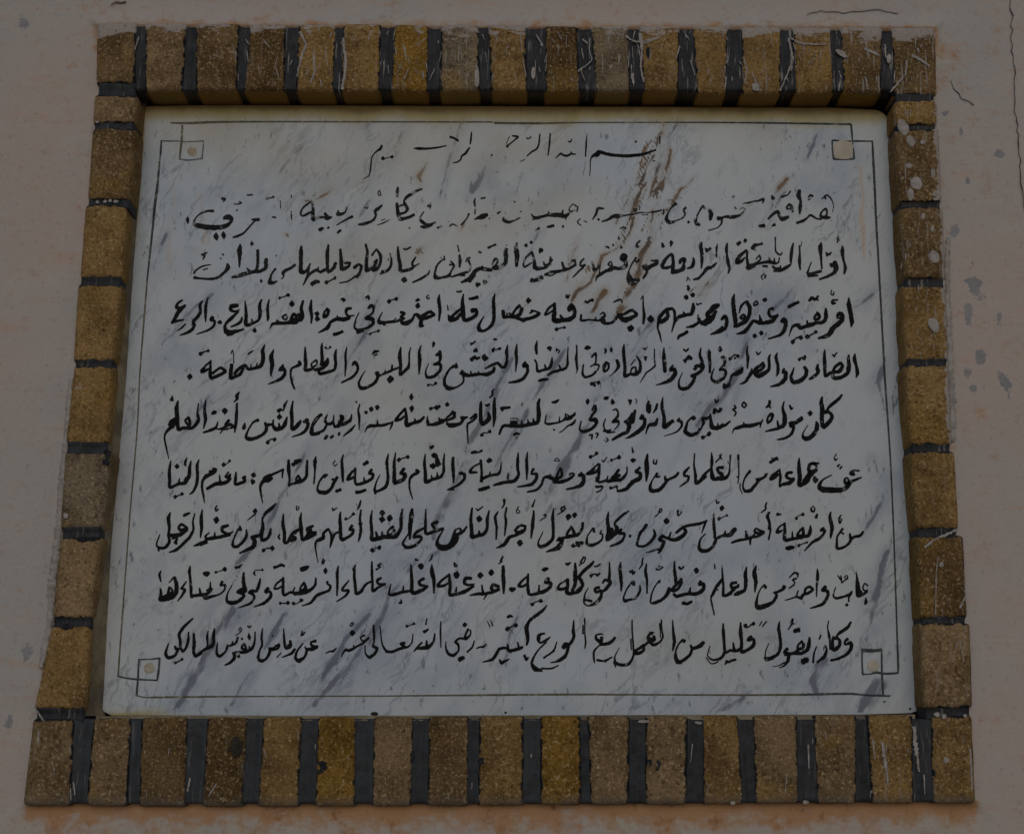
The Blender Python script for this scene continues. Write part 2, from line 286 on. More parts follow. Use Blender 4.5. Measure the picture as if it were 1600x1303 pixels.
INSCR = """#L1
@800,190
1480,150:10 1478,230:8
1440,285:14 1300,330:25 1150,345:28 1000,335:28 920,318:28 870,300:30
870,300:35 850,330:45 810,345:20 785,385:10 782,470:8 778,545:5
d1238,203:18 d1420,395:15
750,120:3 742,235:14 735,350:10
640,328:8 600,325:14 588,300:10 590,325:14 545,345:20 500,330:16 487,315:12
487,320:16 435,368:6
560,200:8 585,205:14 600,175:6
383,118:10 375,230:14 360,340:10
280,125:10 268,230:14 245,275:14 190,310:14 150,348:8
145,165:12 165,175:8 190,155:12
85,400:6 130,380:4
@560,190
1536,145:8 1545,145:12 1595,155:16 1540,205:10 1490,245:12
d1488,250:20 d1333,337:15 d350,243:5
1510,150:5 1475,230:3
1132,105:8 1125,180:16 1117,230:8
1112,262:12 1070,320:22 1035,345:14 1020,385:12 985,408:12 945,413:8
915,155:20 950,165:18 1000,195:18
555,268:8 600,272:24 700,272:16 800,260:14 880,243:8
245,370:30 270,370:20 300,360:12 335,355:26
235,240:18 220,275:24 175,305:12 135,360:10 125,440:12 115,510:10 105,545:7 50,575:5
#L2
@1090,280
1240,200:6 1290,160:12 1330,190:10 1360,260:5 1350,330:4
1270,170:20 1280,200:12
1330,385:10 1280,385:30 1230,370:20 1240,330:12 1280,295:16 1295,340:14 1280,375:20
1240,400:14 1190,395:12 1130,360:18 1100,385:12 1060,415:22 990,440:18
1105,185:8 1130,160:18 1155,175:14
1105,210:8 1130,195:8
1020,110:25 1010,170:35 1030,220:20 1025,290:28 1022,350:12
890,290:16 915,250:14 940,280:25 950,330:20
890,300:12 930,300:10
910,375:20 850,400:34 820,370:24 800,325:25 750,355:22 705,400:14
615,470:20 670,465:30
745,470:10 775,455:24
745,165:14 750,200:24 770,185:12
840,180:22 870,170:14 900,160:10 930,120:12
450,245:4 520,235:14 560,222:8 600,220:14 660,200:20 650,240:10
480,300:10 440,350:14 400,370:24 340,380:28 290,375:20 250,385:16 200,395:35
240,390:20 240,440:14 200,485:8 110,515:10
120,310:25 135,350:35 125,410:20
370,275:8 385,300:10
420,305:8 455,285:10 475,310:10
345,180:8 370,170:8
d240,205:6 d275,180:6
75,300:14 50,270:20 20,320:12 -10,370:8
@850,280
1560,310:10 1530,380:8 1525,430:16 1560,460:14
1510,400:20 1525,450:24 1555,462:14
d1445,430:22 d1525,490:6 d545,405:20 d523,198:7 d190,473:22
1320,245:30 1280,280:12 1240,340:12 1225,400:30 1260,435:30 1330,415:12 1390,385:12 1410,350:14 1395,310:16 1420,285:18
1190,350:14 1200,300:10
1180,310:10 1120,325:12 1040,335:6 960,335:10 900,350:10 800,365:12 740,370:34 690,375:28 640,405:18 580,425:12
905,280:12 915,320:34
940,265:6 960,280:6 950,310:6
1040,355:8 975,357:4
600,295:10 540,295:22 520,350:18 485,405:8
760,495:10 790,480:14 820,495:6 785,510:5
745,575:6 750,605:10 760,595:4
365,395:6 335,430:10 370,465:6
395,415:4 430,430:8
340,270:8 330,320:14 300,310:8 270,330:14 250,300:8 290,250:6 325,275:12
250,340:16 220,370:30 150,360:36 80,360:30 20,360:16 0,365:8
40,320:5 50,350:14
190,310:10 180,350:14
215,405:8 225,370:12
30,480:12 60,475:22 100,465:20
@610,280
1600,350:25 1540,370:20 1440,385:20 1410,350:8
1420,405:8 1500,395:5
1450,515:10 1490,490:18
d1340,465:8 d1303,325:12 d1243,228:14 d1215,215:5 d1020,368:7 d990,395:12 d580,425:8 d190,487:18 d245,300:6 d262,325:5
1300,385:8 1240,415:10 1180,430:22 1135,410:30 1135,380:10
1100,325:10 1070,345:14
970,355:25 920,375:40 860,395:14 840,405:8
845,350:10 848,300:8
848,275:10 840,230:16 848,190:5
905,195:12 950,187:12
785,345:16 770,385:10 735,430:12 705,460:10
670,470:12 620,450:10 590,475:16
470,490:16 515,470:10
450,430:14 400,455:18 350,450:20 305,415:24 300,380:12 335,325:7
300,475:12 340,480:26 420,460:12
370,275:10 400,255:28 395,300:4
320,97:10 260,120:20 170,175:24 135,220:14 150,255:22 170,300:24 145,335:16 90,350:20
240,355:20 190,380:22 100,400:30 75,340:28 65,240:22
75,80:14 68,130:24 70,180:12
80,270:20 140,255:16
@380,280
1390,260:12 1350,295:26 1320,320:24 1325,370:16 1290,420:20 1200,450:24 1150,455:12
1210,280:8 1240,295:10 1250,270:5
1370,115:10 1350,130:8 1350,160:8 1375,160:10 1370,130:8
1340,460:4 1400,440:10 1465,405:3
1380,415:6 1420,400:5
1095,375:22 1040,400:14 935,460:8
1040,275:6 1020,330:14 980,350:24 935,350:30
950,310:8 950,345:18
885,380:14 840,390:34 800,380:14
815,340:20 840,380:30
690,215:12 600,285:14 575,340:16 590,370:12 640,350:18 690,325:14
690,225:14 700,320:22 700,400:35 740,385:22 800,380:16
760,510:28 800,490:20
d850,487:20
940,540:14 975,510:20
585,155:8 605,130:32
605,130:10 610,170:4
480,160:8 482,190:5
480,320:8 482,370:12 485,410:5
370,215:5 375,295:6
240,195:24 270,190:20 300,180:22
40,160:12 65,160:10 95,155:10
290,378:10 325,385:14
@240,280
1055,405:30 980,405:12
1020,410:12 960,475:12 900,540:14 840,570:18 790,585:10
d945,455:7
800,250:6 850,250:10 880,238:10 850,225:6
825,320:6 840,305:8
700,395:24 740,380:42 780,395:34 770,430:24 720,470:34 630,485:40 520,480:40 440,465:38 400,440:20 420,390:10 470,345:12 540,320:16 600,320:22
345,375:4 340,410:26 345,450:4
625,535:6 625,575:40 635,615:6
695,525:8 700,560:38 705,600:6
680,195:20 715,200:18 690,235:5
#L3
@1110,365
1322,125:10 1320,180:30 1325,240:20 1340,300:18 1350,350:26 1335,405:12
1280,25:8 1275,65:14 1265,95:5
1262,50:8 1295,70:8
1205,300:22 1215,330:20 1245,285:26 1255,340:38 1240,390:28 1170,430:20 1090,458:16
1210,185:10 1195,205:16 1170,205:14 1155,185:8 1168,230:12
1108,90:10 1100,140:34 1105,220:20 1110,300:14 1115,355:12
1110,375:20 1040,395:24 975,420:30
1075,420:14 980,425:20
1010,285:8 985,350:10 970,400:20
890,120:12 895,200:14 890,270:24 898,365:10
915,80:5 905,130:5
830,95:10 815,160:22 805,250:22 805,300:12
805,310:14 760,340:26 700,370:22 630,375:16
620,325:14 650,350:20 700,345:14 700,320:10
650,35:10 650,100:8 655,180:12 700,215:12 718,190:10
690,240:8 680,290:12 640,300:20 600,285:26 530,290:20 440,310:18
640,245:6 640,290:18
585,240:8 600,285:16
520,325:14 570,330:18
455,260:8 490,220:12 500,260:12 450,300:14 380,320:20
365,165:16 310,210:26 270,260:30 265,295:28 310,275:24 345,240:10
370,175:14 365,240:18 375,310:20 375,350:26 450,325:14
540,400:8 510,430:10 525,465:6
550,415:16 545,450:10
420,155:28 440,120:30 490,110:16 520,100:22
450,165:14
270,110:26 300,85:24
340,85:20 355,60:26
170,95:10 160,150:24 165,210:16 175,280:26 190,350:20 178,400:10
70,105:6 60,150:16
62,175:4 62,240:7
60,295:10 30,320:16 0,355:16
@880,365
1540,105:5 1535,155:14 1530,190:8
1530,205:14 1535,235:10
1535,290:10 1500,330:16 1440,350:28 1400,400:20 1350,450:20 1300,460:12
1475,145:20 1450,165:16 1420,150:12
1430,165:16 1438,185:18
1385,85:10 1375,130:26 1385,200:24 1388,270:24 1382,350:10
1300,240:10 1305,280:24 1290,330:24 1240,350:12
1250,435:10 1235,475:6
1240,435:6 1270,470:6
1245,520:18 1260,555:20
1165,300:20 1175,270:30 1215,255:28 1205,300:20 1200,350:34 1150,375:30 1095,385:36
1085,200:16 1030,250:24 990,320:28 1000,345:20 1050,340:24 1080,325:10
1090,205:20 1100,280:24 1095,340:30 1090,400:20
990,95:14 1000,135:26
1075,70:10 1085,100:20 1070,130:8
1100,85:8 1060,95:8
770,70:10 740,100:14 735,135:18 760,130:12
880,270:12 915,275:14 930,265:14
935,265:24 935,300:26 880,325:30 830,350:36 800,320:30
820,310:20 840,350:24 830,400:20 800,450:16
760,460:20 720,480:46 680,480:54 660,440:44 655,380:12 690,300:10 730,240:16
760,260:14 740,285:14 710,265:8
620,215:50 600,250:54 625,280:30 620,330:34 560,350:24 500,345:28 450,355:14
475,275:10 450,310:14 490,330:12 480,280:10
490,360:26 430,375:24 370,410:26 335,440:16 325,480:4
d580,140:22 d500,115:18 d280,120:8
425,130:12 460,145:14
555,30:8 560,55:8
375,285:12 340,350:14 310,360:30 300,320:18 290,275:12
370,310:10 360,400:10 335,440:14
210,250:10 180,280:14 170,320:14 200,325:20 220,310:16
200,340:16 165,370:14 95,440:8
90,270:12 125,290:14 100,330:12 50,355:20 0,360:36
@650,365
1595,265:14 1560,270:10
1600,310:20 1540,345:18 1480,370:18
1460,285:14 1470,320:20 1480,360:12 1420,380:24 1350,385:20 1285,415:14
1420,385:8 1350,420:10 1290,415:6
1345,230:10 1340,300:24 1290,320:20 1275,280:8
1345,275:20 1365,260:16
1335,310:28 1280,345:20 1200,350:36
1165,185:20 1100,240:14 1075,310:14 1085,335:12 1130,310:14 1160,290:8
1160,190:18 1180,260:20 1190,350:36
d1100,120:30 d1152,90:26
1150,465:36 1185,470:26 1225,455:36 1265,435:32
1240,145:10 1245,180:36 1255,155:30
1010,90:10 1000,150:34 1010,220:36 1005,330:20
905,150:24 895,190:32 900,240:32 890,300:28 830,340:30 780,345:30
760,310:12 790,255:20 820,265:10 800,320:22 770,350:30
760,365:26 700,360:30 640,350:26 590,380:30 540,450:34 450,490:12
660,325:14 670,350:14
590,410:20 530,480:30
605,515:36 640,505:22
680,500:24 695,475:36
720,145:20 760,125:12 800,110:16
625,175:8 640,192:14 655,185:10
905,110:6 905,125:6
500,285:10 510,250:12 545,240:10
520,250:18 545,330:14 530,375:16 480,395:20 350,435:12
490,420:12 440,420:10
415,115:8 430,180:12
435,210:14 440,270:26 435,340:12
345,275:10 380,320:16 350,380:12 330,420:24 260,440:16 200,440:34 190,400:18 210,320:14 260,265:12
245,240:10 285,265:10 280,225:10
135,370:10 120,410:12 50,450:18 0,475:12
@460,365
1600,315:12 1550,310:14
1350,370:10 1340,400:12 1270,450:18 1180,490:10
1215,235:10 1180,290:18 1190,330:16 1250,300:8
1190,340:20 1150,360:24 1090,375:24 1060,375:30
1035,130:12 1040,220:24 1055,300:26 1060,375:28
1090,150:10 1115,160:14 1140,150:14 1165,135:10
d1098,465:44
955,200:10 970,260:14 965,320:18 930,370:22 855,405:12
940,260:14
870,385:20 930,370:20
820,155:10 775,220:16
820,155:12 860,220:24 860,290:20 830,350:24 780,370:30
790,290:8 830,260:12 815,300:20 790,350:30
780,340:20 725,370:30 720,280:26 730,190:20 712,105:14
595,345:28 640,310:18 670,330:22 650,400:22 620,440:24
620,420:14 540,475:10 450,495:8
560,285:14 540,330:20 480,360:30
540,290:20 500,300:14
460,155:18 465,230:24 470,310:28 475,365:28
415,290:20 395,340:24 340,385:22 330,300:24 330,200:28 340,110:14
400,300:16 400,350:20
330,350:26 260,385:20 220,365:22 150,410:18 90,510:10
240,335:10 230,380:16
160,300:12 120,375:24 65,385:34 65,300:28 65,200:30 70,125:16
150,340:10 130,420:14 85,520:5
170,510:32 215,480:28 250,485:20
320,490:32 360,470:24 405,445:26
@270,365
1225,310:18 1190,340:20 1120,375:24 1100,400:24 1110,430:10 1085,455:8
1030,350:14 990,400:14 975,450:20 970,490:36 1010,490:20 1045,475:8
1020,372:8
d1035,222:12 d790,105:30 d885,478:24 d480,250:14
790,75:6 790,100:16
880,455:6 885,480:16
935,250:22 930,340:28 880,375:24 840,375:26 850,300:22 850,165:24
935,265:28 925,300:28
845,375:30 780,385:24 740,345:8
780,390:30 700,395:10
700,400:18 590,440:16
760,400:14 700,425:8 620,445:6
675,105:10 668,170:38 670,230:28 665,340:8
545,300:12 550,340:32 520,385:20 450,440:20 380,455:18 280,450:14 210,440:22
210,400:16 230,370:12 290,330:12 380,310:6
300,365:8 350,348:8
345,190:8 290,215:20
320,220:18 300,262:6
495,205:10 510,215:10
#L4
@1110,450
1385,95:8 1385,170:34 1405,270:34 1415,340:34 1408,390:10
1215,20:8 1205,60:10 1230,70:12 1235,40:10
1275,120:12 1220,125:18 1225,160:24 1250,145:16
1265,290:16 1290,255:34 1320,275:36 1310,330:36 1230,400:40 1180,470:36 1080,505:18
1265,300:12 1300,300:16
1155,200:12 1155,250:30 1150,310:30 1120,345:30 1050,350:24
1080,250:28 1040,290:18 1050,320:24 1090,300:26 1085,260:24
1060,350:24 1000,370:34 940,390:26 900,400:30 870,370:30 820,390:18 785,485:5
965,325:12 975,370:24
780,190:28 830,165:28 885,140:22
985,130:18 1020,100:26 1045,120:20 1080,80:16
1000,90:10 1080,120:14
970,490:36 1005,470:26 1055,440:30
825,540:38 860,500:30 905,495:36
705,330:16 735,310:34 755,350:34 740,420:32 700,470:24 575,510:10
705,330:24 750,345:20
430,160:12 460,130:14 475,160:14 440,175:16 432,160:12
630,205:26 590,215:20 585,260:26 610,290:22 680,265:8
675,270:20 620,330:34 540,350:30 490,350:30 430,330:24 390,380:28 340,440:30 260,460:10
490,270:8 505,330:30
d545,120:36 d445,480:36 d510,450:36
360,130:12 310,180:20 285,255:8
360,135:30 395,200:30 385,280:28 340,340:36 250,385:28
295,300:16 330,265:16 350,295:20 300,310:14
240,60:8 228,120:30 235,220:34 250,330:34 240,395:16
115,315:20 145,280:30 165,330:28 150,400:26 90,440:22 0,465:10
90,165:16 40,180:34 10,215:34
60,230:20 0,310:34
@880,450
1560,170:24 1500,210:36 1440,265:36 1460,300:36 1400,350:40 1350,320:14 1350,265:8
1525,240:14 1490,310:34 1410,365:36
1360,300:20 1360,340:20 1300,380:26 1230,395:10
1600,395:30 1545,430:20 1470,465:6
1595,300:26 1580,320:14
1330,155:12 1345,170:14 1360,160:10 1385,155:12
d1232,95:40 d1295,70:38 d1252,12:26
1300,150:12 1300,200:34 1280,260:28 1230,270:26 1160,290:30 1120,340:16 1085,445:5
1200,240:12 1215,265:24
1085,200:14 1110,230:22 1115,320:20 1085,440:8
1095,205:22 1030,220:26 975,280:28 955,330:30 1000,330:36 1045,290:30 1040,230:24
955,330:26 945,400:14 965,460:16 983,545:5
1145,515:12 1160,480:24 1200,465:26 1245,435:26
d875,310:56 d675,403:54
800,75:8 800,180:14 810,280:24 800,360:16
800,80:10 772,118:5
685,215:20 735,265:26 690,295:30 610,320:44 540,265:20
680,220:24 600,265:20 545,265:20
545,280:16 520,320:20 480,350:20 430,355:24 400,350:20 370,310:26
500,145:8 530,130:14 575,115:14 590,145:12
370,265:12 400,245:14 420,280:18 390,300:22 420,330:18
380,325:16 330,325:16 260,318:14 180,325:22 180,265:14
325,290:10 325,320:14
220,130:18 245,150:16 260,130:18 300,120:28
85,155:14 50,200:20 65,215:20 95,185:28 118,230:22 105,290:30 40,315:30 0,310:20
20,80:6 45,100:16 65,65:8
0,395:16 15,398:10
@650,450
1550,160:20 1580,200:26 1585,260:24 1545,315:30 1480,320:34 1385,325:40 1385,240:32 1385,150:20
1560,165:16 1520,195:12 1530,230:20 1575,200:14
1380,165:16 1330,200:20 1290,270:16 1345,245:14 1375,220:14
1440,270:14 1465,310:26
1500,65:8 1520,85:10
1500,95:14 1530,92:14
1405,415:30 1450,400:22 1485,395:24
1150,225:16 1200,235:14 1240,255:18
1165,235:20 1135,255:10
1235,255:30 1180,290:28 1110,310:26 1070,320:30 1000,300:20
1075,345:10 1080,320:20
d1125,125:40
1040,175:28 1000,210:20 970,260:20 985,290:30 1040,260:28 1060,200:30
1030,305:30 960,275:24 930,250:14
980,290:28 910,290:22 880,290:28 870,225:28
910,250:10 915,285:18
790,55:8 775,130:26 780,230:28 775,330:26 740,390:26 680,430:20 635,420:34 630,370:22 680,280:6
530,110:20 570,105:24 620,90:26
610,215:20 560,215:20 560,240:20 605,225:24 600,270:30 540,310:30 480,320:30 470,220:34 465,130:26 475,60:8
405,35:10 430,40:14 455,32:16
450,210:20 410,240:24 350,300:24 400,310:30 430,280:24 460,240:20
400,325:14 340,325:24 325,270:16
315,170:6 320,220:12
235,65:8 228,120:26 240,220:24 230,330:12
130,70:8 108,85:8 115,110:10 135,100:10
140,235:28 175,265:20 130,290:22 60,300:24 20,265:20 0,260:16
130,240:26 60,280:26
55,310:26 50,330:30 40,385:20 75,375:20
0,120:14 40,120:12
d22,180:34
@450,450
1515,65:8 1505,120:24 1520,220:24 1508,325:10
1400,75:8 1385,95:8 1400,110:10 1415,95:8
1415,235:26 1465,268:20 1410,290:26 1330,310:30 1290,270:26 1255,270:16
1410,240:22 1340,290:26
1335,330:24 1335,380:22 1355,375:14
1275,130:12 1305,125:14 1295,100:8
d1298,180:40
1260,280:14 1240,320:24 1190,350:36 1140,350:30 1135,300:14
1125,240:24 1165,255:20 1130,290:24 1165,310:20
1120,320:24 1060,335:24 980,345:22 915,345:34 910,310:16 945,240:6
1075,300:10 1075,330:16
950,370:10 980,370:8
1010,135:34 1040,120:20 1085,110:32
795,80:26 815,105:14 800,120:8
775,100:14 800,85:20
800,205:16 835,175:32 855,200:20 845,250:16 775,305:20 840,310:34 850,360:26 790,400:20 700,420:18 665,390:18 680,310:10 710,245:6
690,440:34 760,430:8
820,460:22 850,445:18 905,430:26
530,120:14 555,105:20 555,140:10 575,115:12
635,205:18 590,210:26 580,250:20 600,280:18 665,275:8
620,295:26 560,315:34 490,310:30 430,340:24 390,400:30 300,450:6
490,275:8 500,305:24
400,205:20 365,240:18 360,290:26 395,270:26 410,215:18
455,465:28 500,455:24 550,435:22
d290,260:40 d292,310:40
235,120:10 228,200:26 238,290:20 232,355:10
155,125:12 135,200:22 150,280:22 140,320:14
140,320:20 80,330:24 30,340:26 0,335:14
100,260:26 120,300:20 60,320:20 45,290:14
0,70:24 15,85:10
d38,160:40
100,350:8 20,355:16
@240,450
1578,120:12 1568,200:24 1580,290:20 1575,355:10
1495,125:14 1475,200:22 1485,290:24 1470,320:16
1470,320:20 1430,325:22 1370,320:18 1400,260:24 1430,300:20 1380,325:20
1330,265:16 1285,290:14 1320,320:14 1340,285:10
1430,350:22 1340,350:26 1240,355:24 1190,360:22 1160,410:4
1230,325:16 1270,350:14
d1385,160:42
1260,100:24 1300,90:18 1345,70:28
1155,115:10 1140,200:22 1145,290:24 1140,330:12
1080,115:12 1060,180:26 1065,260:28 1050,320:20 1000,350:22 925,370:30 925,250:26 915,130:8
980,310:10 990,345:18
d1010,425:36
885,290:10 870,340:24 820,370:18 770,390:12
845,175:26 780,185:34 775,225:26 820,235:18 860,215:8
850,235:14 770,310:28 720,360:20 715,410:30 750,450:50 820,435:28 905,412:14
d662,345:36
595,290:28 570,320:24 610,330:20 600,380:20 540,425:16 430,462:8
545,95:8 525,160:22 520,250:24 520,340:8
490,125:8 465,170:24 465,250:26 430,300:24 395,340:26 410,370:22 380,420:26 330,450:20 260,475:8
400,360:20 380,370:10
320,360:12 280,400:14 230,430:5
290,120:14 235,160:20 235,200:34 265,200:20 320,170:14
315,180:14 250,240:32 215,300:26 180,355:16
180,350:14 240,330:18 300,318:12
#L5
@1110,530
1448,145:10 1440,200:30 1460,270:22 1470,340:30 1455,385:8
1385,155:10 1380,200:24 1385,270:34 1370,340:30 1310,380:30 1240,390:30 1220,350:26
1300,230:20 1320,270:26 1290,320:30 1230,330:26 1190,340:26 1150,370:26 1145,280:28 1140,190:26 1143,105:12
1300,235:26 1245,280:24 1225,330:20
1220,150:10 1240,175:16 1250,150:10 1270,135:10
1075,250:14 1070,300:34 1080,330:28 1040,370:26 990,400:20
935,275:20 960,310:30 950,370:30 890,420:34 830,430:34 805,380:24 825,320:16 838,280:6
885,210:26 915,185:16 940,200:26 945,165:20
740,290:14 725,330:28 755,330:30 745,400:34 690,450:28 600,475:10
670,135:8 655,180:26 675,260:24 675,330:24 660,370:8
600,150:8 585,190:22 590,260:24 580,310:24 520,350:36 480,370:34 440,350:20
520,230:20 535,270:26 500,310:24 440,330:20 390,340:16
530,240:20 460,290:28 430,330:20
480,320:34 430,340:26
415,290:8 410,330:26 375,390:24 345,430:20 290,450:6
460,125:12 475,155:14 505,125:8
375,65:6 365,120:18 375,190:24 370,295:10
325,280:14 300,330:34 250,350:30 215,360:18 195,430:10
325,300:24 250,335:18
195,195:30 245,155:24 275,170:30
245,190:20
130,480:32 185,460:30 190,440:16 195,425:6
140,440:12 130,465:16
110,190:18 130,175:22 145,210:28 135,260:20 90,310:16 130,300:24 155,330:24 130,390:24 60,430:26 15,400:20 15,350:14 38,290:6
95,70:8 98,105:34 95,130:8
0,120:10 -5,320:14
@900,530
1330,100:8 1330,160:24 1340,240:24 1338,335:18
1250,85:8 1240,160:22 1265,240:24 1270,290:26 1220,340:28 1150,370:24
1265,290:20 1210,260:20 1185,270:14
1255,250:30 1200,290:30 1190,295:30
1190,350:30 1175,420:26 1110,490:30 1040,490:26 1030,420:12 1065,330:5
1075,100:14 1100,120:16 1120,100:14 1125,90:8
1090,205:34 1095,240:8
1110,200:30 1130,170:22 1155,200:28
880,85:8 878,150:26 885,230:34 890,330:26
970,260:16 940,310:22 985,300:28 990,350:34 940,410:34 870,440:20 800,458:6
785,95:8 785,200:10 790,265:14 740,310:12 700,340:12 670,390:8 640,435:4
675,85:10 690,105:12 715,75:6
680,185:16 710,180:14
695,210:20 690,170:8
605,165:8 640,230:20 640,310:26 600,350:30 540,350:20 490,370:30 490,280:24 480,180:26 475,110:24 482,50:8
550,260:8 590,200:8
545,340:10 560,290:14 595,280:14 600,330:20
405,205:20 425,260:30 410,300:20 375,340:8 335,370:5
300,225:10 275,270:20 285,325:20 325,290:16 325,235:18
310,225:16 280,290:20
290,95:16 300,120:20 285,145:8
345,125:10 355,90:22 360,125:8
85,95:10 115,85:36 150,85:8
115,100:8
155,180:16 195,140:18 200,180:14 195,240:12 145,275:10
180,250:16 230,260:14 215,310:10 180,330:10
200,330:14 160,360:18 90,380:20 65,340:18 75,250:10
155,445:32 190,430:22 225,435:32
185,460:26
5,60:14 10,130:10 5,230:20 12,310:10
@690,530
1350,60:10 1350,130:10 1345,200:22 1358,300:10 1345,340:5
1265,70:5 1260,160:12 1260,240:20 1240,290:20 1180,310:24 1110,330:20 1060,360:16
1175,260:14 1190,300:16
1145,95:10 1180,120:10 1165,140:8
1145,120:12 1160,100:10
1105,180:8 1100,240:24 1075,290:24 1010,310:20 960,320:22 950,240:14 930,205:14
1030,250:8 1040,290:18
950,150:16 945,80:26 955,15:8
1060,95:20 1085,80:20 1100,95:10
1085,110:20
970,420:18 1010,405:24 1065,400:20
840,225:16 815,270:30 850,260:30 860,320:24 820,390:26 760,420:26 670,435:12
755,45:6 745,130:26 750,220:20 740,325:8
660,55:6 650,130:26 655,210:22 630,275:28 600,280:20 560,240:26 490,265:20 435,295:14
530,280:20 515,320:26 460,350:34 390,350:20 330,355:28 280,365:24 220,350:36 180,340:14
370,320:10 370,350:20
290,320:12 300,360:16
210,310:16 200,340:30
220,370:20 215,430:14 150,480:14 70,490:34 30,450:26 35,380:20 80,300:16 130,265:24
145,240:14 145,285:32
505,115:20 530,95:24 510,130:14
540,110:12 590,90:16 580,110:6
520,0:20 555,5:10
290,50:24 315,40:14 340,20:10
320,125:16 345,105:28 350,130:14
295,210:34 335,175:22 350,200:20 380,180:20
430,185:50
@480,530
1140,60:8 1120,130:22 1125,220:28 1118,350:10
1325,115:20 1330,160:30 1325,220:20 1260,255:16 1330,250:24 1330,310:24 1270,370:26 1200,380:24 1185,320:12 1215,240:6
1290,165:20 1310,140:20
1260,25:10 1265,45:26 1255,80:8
1210,460:24 1235,450:20 1250,465:18 1285,440:26
1035,80:6 1020,150:14 1020,220:12 1010,280:26 960,330:24 930,355:24 935,260:24 925,170:30 935,80:10
925,280:14 870,300:16 830,320:20 780,340:16 710,370:18
850,255:12 845,310:18
780,310:10 775,345:10
695,330:34 705,380:24 670,440:24 600,480:24 540,490:30 515,440:18 545,370:12 580,315:5
d833,400:52
650,150:10 680,125:24 720,120:10
665,165:8 700,150:14
450,265:12 475,230:26 505,270:24 500,320:18 450,380:20 340,435:12
398,75:5 383,150:18 385,250:18 378,375:8
290,100:10 280,170:24 285,250:24 270,305:20 200,330:24 120,345:24 120,310:20
150,35:8 145,100:24 150,200:26 140,260:26
205,190:16 200,240:28 150,290:28 70,310:20
210,200:20 150,270:30
95,205:14 45,240:12 45,275:14 90,260:14 100,215:14
60,290:18 0,310:14
185,85:20 210,100:14 230,80:20
@280,530
1260,75:8 1260,160:24 1265,240:28 1265,310:28 1320,300:20 1350,290:14
1195,220:20 1210,250:30 1160,275:20 1120,300:18 1115,370:14 1130,440:18 1155,500:14
1040,255:16 1000,310:18 1050,300:26 1055,350:26 1010,400:26 890,450:8
1040,270:26 1010,300:24
945,105:10 920,180:34 930,260:34 915,375:8
855,55:8 835,120:30 840,200:32 815,270:30 750,290:24 690,300:24 660,260:22 600,290:22 550,350:24
780,235:8 770,285:14
720,250:8 715,290:14
650,265:20 610,350:26 570,370:24 515,385:30 525,250:28
515,150:6 535,110:8 545,180:5 545,240:10
685,150:12 715,130:14 740,115:8
410,280:22 460,320:26 400,360:24 320,385:28 310,330:26 315,220:14
405,285:20 330,345:20
320,215:14 260,270:16 225,325:30 270,310:20 310,290:14
325,390:14 330,415:6
215,145:32 255,125:24 290,115:26
d108,375:44
#L6
@1080,600
1510,105:14 1475,150:26 1400,210:26 1360,260:20 1400,300:26 1405,340:28 1370,390:34 1320,430:30 1305,340:34 1310,250:34 1300,180:30 1312,125:10
1320,280:34 1360,280:26
d1190,293:42
1250,375:14 1260,420:36 1240,480:34 1190,535:34 1140,545:36 1115,510:18 1135,460:8 1168,410:6
1100,325:14 1110,350:20 1060,390:14
1060,360:16 1100,330:10
1060,385:28 990,395:30 1010,430:24 985,415:20
1020,400:26 1025,440:24 1000,500:24 940,540:20 860,557:10
985,210:14 1000,250:20 1015,235:12
930,175:10 915,240:20 935,320:32 930,400:36 880,440:26 800,460:20 740,475:10
860,365:10 875,430:26
795,295:20 765,340:18 765,390:18 800,360:18 815,310:24 795,295:20
785,165:20 780,210:24 745,237:10
770,205:20 795,240:10
525,180:14 508,210:14 530,235:14 552,210:14 525,180:14
715,355:10 695,400:16 690,440:5
700,385:18 600,415:32 520,420:30 460,440:26 430,450:14 410,495:5
525,380:8 530,415:20
430,210:12 445,240:18 410,255:10
420,260:12 450,285:14 430,320:10
235,150:10 250,185:16 275,155:10
230,295:24 235,250:24 270,280:20 300,245:28
390,370:14 350,405:20 310,420:28 260,440:34 210,430:34 195,360:22 190,295:12
310,390:8 320,420:20
265,390:8 270,430:20
160,340:24 110,345:24 125,380:24 105,430:14 90,460:14
200,320:20 140,350:26
115,535:34 145,520:20 180,500:36
d25,340:36
80,480:10 40,500:24 0,515:26
@880,600
1360,440:12 1350,480:20 1280,510:30 1225,480:34 1225,440:24 1250,370:14 1300,325:16
1300,340:30
1165,345:20 1140,370:16 1180,375:24 1185,420:18 1130,480:12 1010,520:5
1100,365:30 1060,395:30 1010,430:34 1010,340:26 990,240:26 990,180:20 998,130:6
940,195:14 930,240:22 900,290:8
855,165:8 855,200:36 855,260:44 860,290:20
945,340:12 920,400:34 860,410:24 840,450:16 825,505:6
800,315:30 770,345:20 815,350:26 810,410:32 770,460:34 680,520:24 620,545:5
720,260:18 705,320:28 690,380:34 650,370:34 610,380:20
700,290:24 650,380:40 660,420:34 640,480:28 590,500:28 490,560:18
720,150:8 740,165:5 725,195:8
655,170:24 680,165:16 665,205:14
490,150:8 495,185:38 490,205:8
410,145:24 435,140:30 455,130:10
495,265:8 530,250:14 550,290:14 540,330:20 490,380:14 545,370:28 560,400:10 510,460:8
520,480:8 440,480:20 410,440:12 405,400:14 425,345:6
400,470:14 450,465:14 480,455:10
430,535:10 450,560:12 425,580:8
415,560:10
310,210:14 290,265:14
315,215:30 325,260:24 290,310:20 265,360:20 320,355:36 330,400:26 270,455:24 200,475:26 165,450:16 180,370:10
155,450:8 200,485:18
245,145:6 245,172:36 240,205:8
260,515:14 290,505:14 285,550:14
320,495:10 350,495:14 330,540:8
